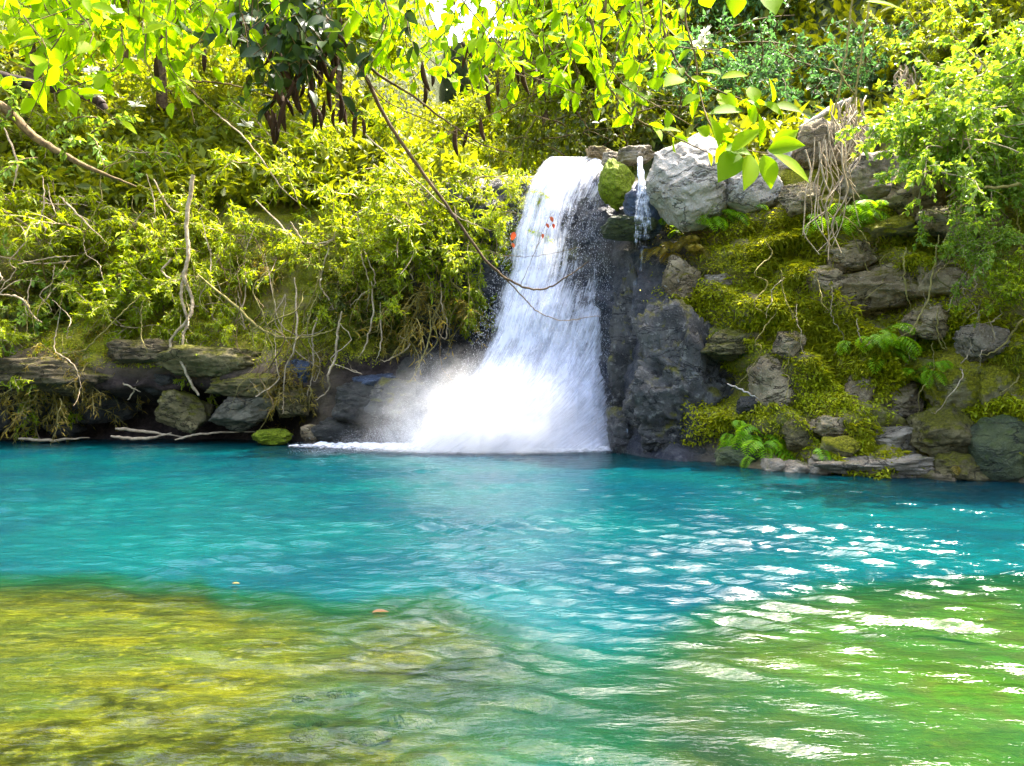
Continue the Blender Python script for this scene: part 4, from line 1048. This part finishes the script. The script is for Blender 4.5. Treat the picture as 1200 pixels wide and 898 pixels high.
# ------------------------------------------------------------------ overhanging foreground tree
ob = np.array([-5.4, 3.0, .35])
ot = thing('overhanging_tree', 'near tree spreading bright leafy twigs and dark pods over the top of the picture', 'tree', ob)
mb = MB(); polytube(mb, [ob-np.array([0, 0, .8]), ob+np.array([.15, .1, 1.3]), ob+np.array([.6, .4, 2.9]), np.array([-3.9, 3.8, 4.4]), np.array([-2.9, 4.1, 5.0])], .22, .11, 12, .006); obj('trunk', mb, M['bark'], ot)
J = np.array([-2.9, 4.1, 5.0])
J2 = np.array([.2, 4.2, 5.2])
LIMBS = [  # pts (px,py,Y), r0, r1
    ([(300, -70, 4.2), (345, 0, 4.2), (398, 42, 4.2), (425, 82, 4.2), (450, 135, 4.2), (490, 195, 4.2), (530, 250, 4.2), (572, 308, 4.2), (610, 335, 4.2), (640, 338, 4.2), (668, 322, 4.2), (690, 306, 4.2)], .026, .004, J),
    ([(345, -60, 4.0), (372, 5, 4.05), (405, 50, 4.05), (440, 85, 4.1), (480, 110, 4.1), (520, 140, 4.1), (562, 168, 4.1), (600, 180, 4.1)], .022, .003, J),
    ([(205, -60, 4.4), (203, 40, 4.4), (215, 90, 4.4), (222, 120, 4.4), (228, 145, 4.4)], .017, .004, J),
    ([(705, -60, 4.0), (710, 0, 4.0), (703, 55, 4.0), (712, 95, 4.0), (740, 135, 4.0), (790, 160, 4.0), (832, 180, 4.0)], .014, .004, J2),
    ([(765, -60, 3.6), (772, 0, 3.6), (782, 48, 3.6), (805, 88, 3.6), (845, 108, 3.6), (885, 122, 3.6)], .012, .004, J2),
    ([(796, -60, 3.7), (803, 20, 3.7), (815, 70, 3.7), (820, 110, 3.7), (835, 150, 3.6), (862, 172, 3.6), (900, 180, 3.55)], .009, .004, J2),
]
tips = []
for pts, r0, r1, j in LIMBS:
    q = [j]+[P(*p) for p in pts]; mb = MB(); s = polytube(mb, q, r0*.65, r1*.65, 7, .0015); obj('limb', mb, M['bark' if r0 > .02 else 'twig'], ot); tips.append(s)
mb = MB(); polytube(mb, [J, np.array([-1.6, 4.2, 5.25]), np.array([-.6, 4.2, 5.3]), J2, np.array([1.0, 4.1, 5.1])], .09, .03, 9, .004); obj('limb', mb, M['bark'], ot)
TW = [([(575, 310), (590, 288), (603, 268)], 4.2, .002), ([(610, 335), (628, 292), (636, 270), (646, 250)], 4.2, .0018), ([(628, 292), (640, 272), (649, 258)], 4.2, .0015), ([(590, 290), (596, 286), (600, 281)], 4.2, .0015), ([(586, 320), (610, 345), (630, 365), (660, 376), (702, 370)], 4.2, .004), ([(220, 95), (262, 98), (300, 108), (345, 121)], 4.4, .006), ([(225, 105), (250, 130), (280, 150), (310, 162)], 4.4, .003),
      ([(740, 135), (775, 124), (812, 126)], 4.0, .003), ([(712, 60), (735, 80), (755, 112), (790, 120)], 4.0, .003), ([(700, 95), (690, 130), (688, 150), (720, 165)], 4.0, .003), ([(420, 80), (455, 120), (520, 150), (560, 172)], 4.15, .004), ([(585, 300), (630, 300), (680, 290)], 4.2, .002)]
mb = MB()
for pts, Y, r in TW: polytube(mb, [P(a, b, Y) for a, b in pts], r, r*.5, 5, .002)
rg = np.random.RandomState(21); cl = MB(); dk = MB()
def spray_at(px, py, Y, n, ll, target, spreadpx, stems=True):
    for k in range(max(1, n//9)):
        a = P(px+rg.normal()*spreadpx[0], py-25+rg.normal()*spreadpx[1], Y+rg.normal()*.35); e = a+np.array([rg.normal()*.16, rg.normal()*.12, -rg.uniform(.08, .28)])
        s = spline([a+np.array([rg.normal()*.05, 0, .18]), a, e], 8)
        tube(mb, s, np.linspace(.004, .0018, 8), 4); leaf_run(target, s, 9, ll, rg, out=.75)
for (px, py, Y, n, ll, sp) in [
    (40, 45, 4.0, 150, .13, (45, 30)), (130, 40, 4.1, 150, .12, (45, 30)), (70, 100, 3.9, 45, .13, (45, 12)), (185, 60, 4.3, 90, .12, (35, 35)), (250, 30, 4.4, 80, .11, (35, 25)),
    (330, 10, 4.3, 60, .11, (45, 12)), (430, 30, 4.3, 110, .12, (40, 22)), (470, 70, 4.3, 70, .11, (40, 22)), (590, 60, 4.2, 110, .11, (28, 35)), (640, 35, 4.1, 140, .11, (35, 25)), (660, 90, 4.1, 60, .11, (35, 20)), (545, 75, 4.2, 50, .11, (28, 14)),
    (740, 40, 3.9, 110, .11, (38, 28)), (760, 90, 3.9, 50, .10, (35, 18)), (510, 10, 4.3, 14, .10, (30, 10)), (690, 5, 4.0, 70, .12, (60, 8)), (60, 5, 4.0, 130, .13, (90, 8)), (250, 0, 4.2, 60, .12, (50, 6)), (620, 0, 4.2, 60, .12, (50, 6)),
]:
    spray_at(px, py, Y, int(n*1.5), ll*.78, cl, sp)
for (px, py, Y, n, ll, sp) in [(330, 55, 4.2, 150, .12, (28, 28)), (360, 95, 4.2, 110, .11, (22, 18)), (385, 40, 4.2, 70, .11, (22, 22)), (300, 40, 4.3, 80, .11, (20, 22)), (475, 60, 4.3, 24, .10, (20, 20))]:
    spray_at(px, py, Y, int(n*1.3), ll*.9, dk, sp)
# hand-placed big leaves of the right-hand spray: (px,py) base, tip, width px
LV = [((845, 88), (822, 82), 16), ((845, 92), (875, 86), 18), ((905, 120), (905, 92), 15), ((905, 125), (940, 128), 20), ((895, 122), (918, 133), 18), ((870, 130), (835, 128), 18), ((842, 172), (835, 135), 22), ((858, 178), (890, 150), 28), ((890, 172), (893, 135), 18),
      ((865, 180), (845, 208), 32), ((880, 182), (876, 218), 24), ((895, 182), (905, 218), 24), ((905, 180), (950, 208), 22), ((900, 176), (940, 168), 26), ((905, 172), (935, 152), 20), ((850, 176), (880, 178), 26), ((842, 110), (862, 128), 20), ((800, 92), (780, 98), 24), ((765, 92), (770, 105), 22), ((830, 160), (818, 150), 20), ((820, 112), (800, 122), 18),
      ((858, -10), (862, 18), 30), ((905, -12), (908, 10), 28), ((828, -8), (832, 8), 22), ((885, 120), (880, 100), 18), ((770, 62), (775, 90), 22), ((742, 70), (735, 92), 20), ((735, 95), (738, 118), 20), ((1015, 2), (1060, 6), 12)]
b = []; d = []; l = []; w = []; nn = []
for (a, e, wd) in LV:
    Y = 3.55+rg.normal()*.05; p0 = P(*a, Y); p1 = P(*e, Y-.04+rg.normal()*.06)
    b.append(p0); d.append(p1-p0); l.append(np.linalg.norm(p1-p0)*1.05); w.append(wd/F*Y); nn.append(np.array([rg.normal()*.35, -.75, .65+rg.normal()*.2]))
leaves(cl, np.array(b), np.array(d), np.array(nn), np.array(l), np.array(w), near=True, curl=.12)
for s in tips[3:]: leaf_run(cl, s[len(s)//2:], 12, .10, rg)
# a little more of the crown over the trunk, outside the picture
for k in range(26):
    a = J+np.array([rg.normal()*.9-.7, rg.normal()*.7-.3, abs(rg.normal())*.6+.1]); s = spline([J, (J+a)/2+np.array([0, 0, .15]), a], 8)
    tube(mb, s, np.linspace(.02, .004, 8), 4); leaf_run(cl, s[3:], 22, .13, rg)
obj('twigs', mb, M['twig'], ot); obj('crown', cl, M['canopy'], ot)
o = obj('crown', dk, M['canopy_dark'], ot); o['label'] = 'dark green leaves among the pods'
# pods
def pod_mesh(L, r):
    mb = MB(); z = np.linspace(0, 1, 9); p = np.stack([.10*L*np.sin(z*3), z*0, -z*L], 1)
    tube(mb, p, r*np.sin(np.pi*np.clip(z*.96+.03, 0, 1))**.6+.0008, 7); return mb
pods = [pod_mesh(.13, .012), pod_mesh(.17, .014), pod_mesh(.10, .010)]; pod_o = []
PP = [(275, 25), (283, 35), (290, 60), (322, 50), (330, 70), (338, 85), (345, 60), (350, 95), (356, 110), (362, 78), (368, 120), (374, 95), (380, 130), (386, 105), (390, 60), (395, 90), (398, 120), (405, 140), (412, 125), (418, 140), (425, 150), (372, 140), (364, 128), (392, 140), (340, 100), (333, 95), (318, 70), (310, 40), (300, 20), (345, 30), (240, 70), (495, 85), (505, 95), (498, 110), (540, 62), (548, 70), (568, 100), (575, 110), (583, 105), (612, 60), (612, 85), (605, 88), (628, 92), (535, 160), (548, 165), (563, 150), (665, 25), (686, 12), (150, 70), (182, 80)]+[(int(300+100*((i*0.618) % 1)), int(25+125*((i*0.382+.1*(i % 3)) % 1))) for i in range(42)]
for k, (px, py) in enumerate(PP):
    loc = P(px, py-12, 4.15+(k % 5)*.06)-ob
    if k < 3: o = obj('seed_pod', pods[k], M['pod'], ot, loc=(0, 0, 0)); pod_o.append(o)
    else: o = pod_o[k % 3].copy(); COL.objects.link(o)
    o.parent = ot; o.location = loc; o.rotation_euler = (rg.normal()*.2, rg.normal()*.2, rg.rand()*6.28)
fl = MB(); n = 14; th = np.arange(n)/n*6.28
leaves(fl, np.zeros((n, 3)), np.stack([np.cos(th), np.sin(th)*.8-.3, .45+.4*np.sin(th*3)], 1), np.stack([np.cos(th)*.2, -np.ones(n), np.ones(n)], 1), .045, .022, near=True)
f0 = None
for (px, py) in [(135, 15), (108, 85), (112, 112), (160, 125), (820, 52), (853, 123), (828, 40), (288, 148), (775, 80)]:
    if f0 is None: o = f0 = obj('flower', fl, M['petal'], ot, loc=(0, 0, 0))
    else: o = f0.copy(); COL.objects.link(o)
    o.parent = ot; o.location = P(px, py, 3.7)-ob; o.rotation_euler = (0, rg.normal()*.4, rg.normal())

# leaves on the branch in front of the fall and on the water
def one_leaf(px, py, Y, L, mat, label, name='leaf', cat='leaf', flat=False):
    mb = MB(); p = P(px, py, Y)
    dd = np.array([[1, .3, .05]]) if flat else np.array([[.3, -.2, -1.0]])
    leaves(mb, p[None], dd, np.array([[0, 0, 1.]]) if flat else np.array([[.2, -1, .3]]), L, L*.55, near=True, curl=.1)
    return tag(obj(name, mb, M[mat], None, p), label, cat)
M['leaf_red'] = mat_leaf('leaf_red', (.20, .03, .02), (.30, .06, .03)); M['leaf_tan'] = mat_leaf('leaf_tan', (.20, .12, .03), (.26, .16, .05)); M['leaf_brown'] = mat_leaf('leaf_brown', (.07, .03, .012), (.09, .045, .02))
mb = MB(); 
for (px, py, L) in [(603, 272, .05), (645, 254, .035), (640, 262, .03), (636, 274, .028), (600, 285, .03), (648, 262, .03)]:
    leaves(mb, P(px, py, 4.2)[None], np.array([[rg.normal()*.5, -.2, -1]]), np.array([[.2, -1, .3]]), L, L*.6, near=True)
obj('withered_leaves', mb, M['leaf_red'], ot)
for (px, py, mt, L, lab) in [(272, 684, 'leaf_tan', .055, 'tan leaf floating on the left where green shallows meet turquoise'), (436, 718, 'leaf_brown', .11, 'brown leaf floating near the middle of the pool')]:
    Y = CAMZ*F/(py-449); one_leaf(px, py, Y*.985, L, mt, lab, name='floating_leaf', flat=True)

# ------------------------------------------------------------------ light, world, camera
el, az = R(SUN_EL), R(SUN_AZ)
Ld = Vector((math.sin(az)*math.cos(el), math.cos(az)*math.cos(el), math.sin(el)))
sd = bpy.data.lights.new('sun', 'SUN'); sd.energy = 3.2; sd.angle = R(.53); sd.color = (1., .93, .80)
so = bpy.data.objects.new('sun', sd); COL.objects.link(so); so.rotation_euler = Ld.to_track_quat('Z', 'Y').to_euler()
w = bpy.data.worlds.new('World'); sc.world = w; w.use_nodes = True; nt = w.node_tree; nt.nodes.clear()
sk = nt.nodes.new('ShaderNodeTexSky'); sk.sky_type = 'NISHITA'; sk.sun_disc = False; sk.sun_elevation = el; sk.sun_rotation = az
sk.air_density = 1.0; sk.dust_density = 7.0; sk.ozone_density = 1.0
bg = nt.nodes.new('ShaderNodeBackground'); bg.inputs[1].default_value = .15
wo = nt.nodes.new('ShaderNodeOutputWorld'); nt.links.new(sk.outputs[0], bg.inputs[0]); nt.links.new(bg.outputs[0], wo.inputs[0])
cd = bpy.data.cameras.new('camera'); cam = bpy.data.objects.new('camera', cd); COL.objects.link(cam)
cam.location = (0, 0, CAMZ); cam.rotation_euler = (R(90), 0, 0)
cd.sensor_width = 36; cd.lens = F/1200*36; cd.clip_end = 2000; cd.clip_start = .05
sc.camera = cam
sc.view_settings.view_transform = 'Standard'; sc.view_settings.look = 'None'; sc.view_settings.gamma = 1; sc.view_settings.exposure = 2.95
sc.view_settings.use_curve_mapping = False
sc.cycles.use_denoising = True
sc.cycles.max_bounces = 8; sc.cycles.transparent_max_bounces = 24; sc.cycles.diffuse_bounces = 3; sc.cycles.glossy_bounces = 3; sc.cycles.transmission_bounces = 4; sc.cycles.volume_bounces = 5
sc.cycles.caustics_reflective = False; sc.cycles.caustics_refractive = False
for o in bpy.data.objects:
    if '_w' in o: del o['_w']
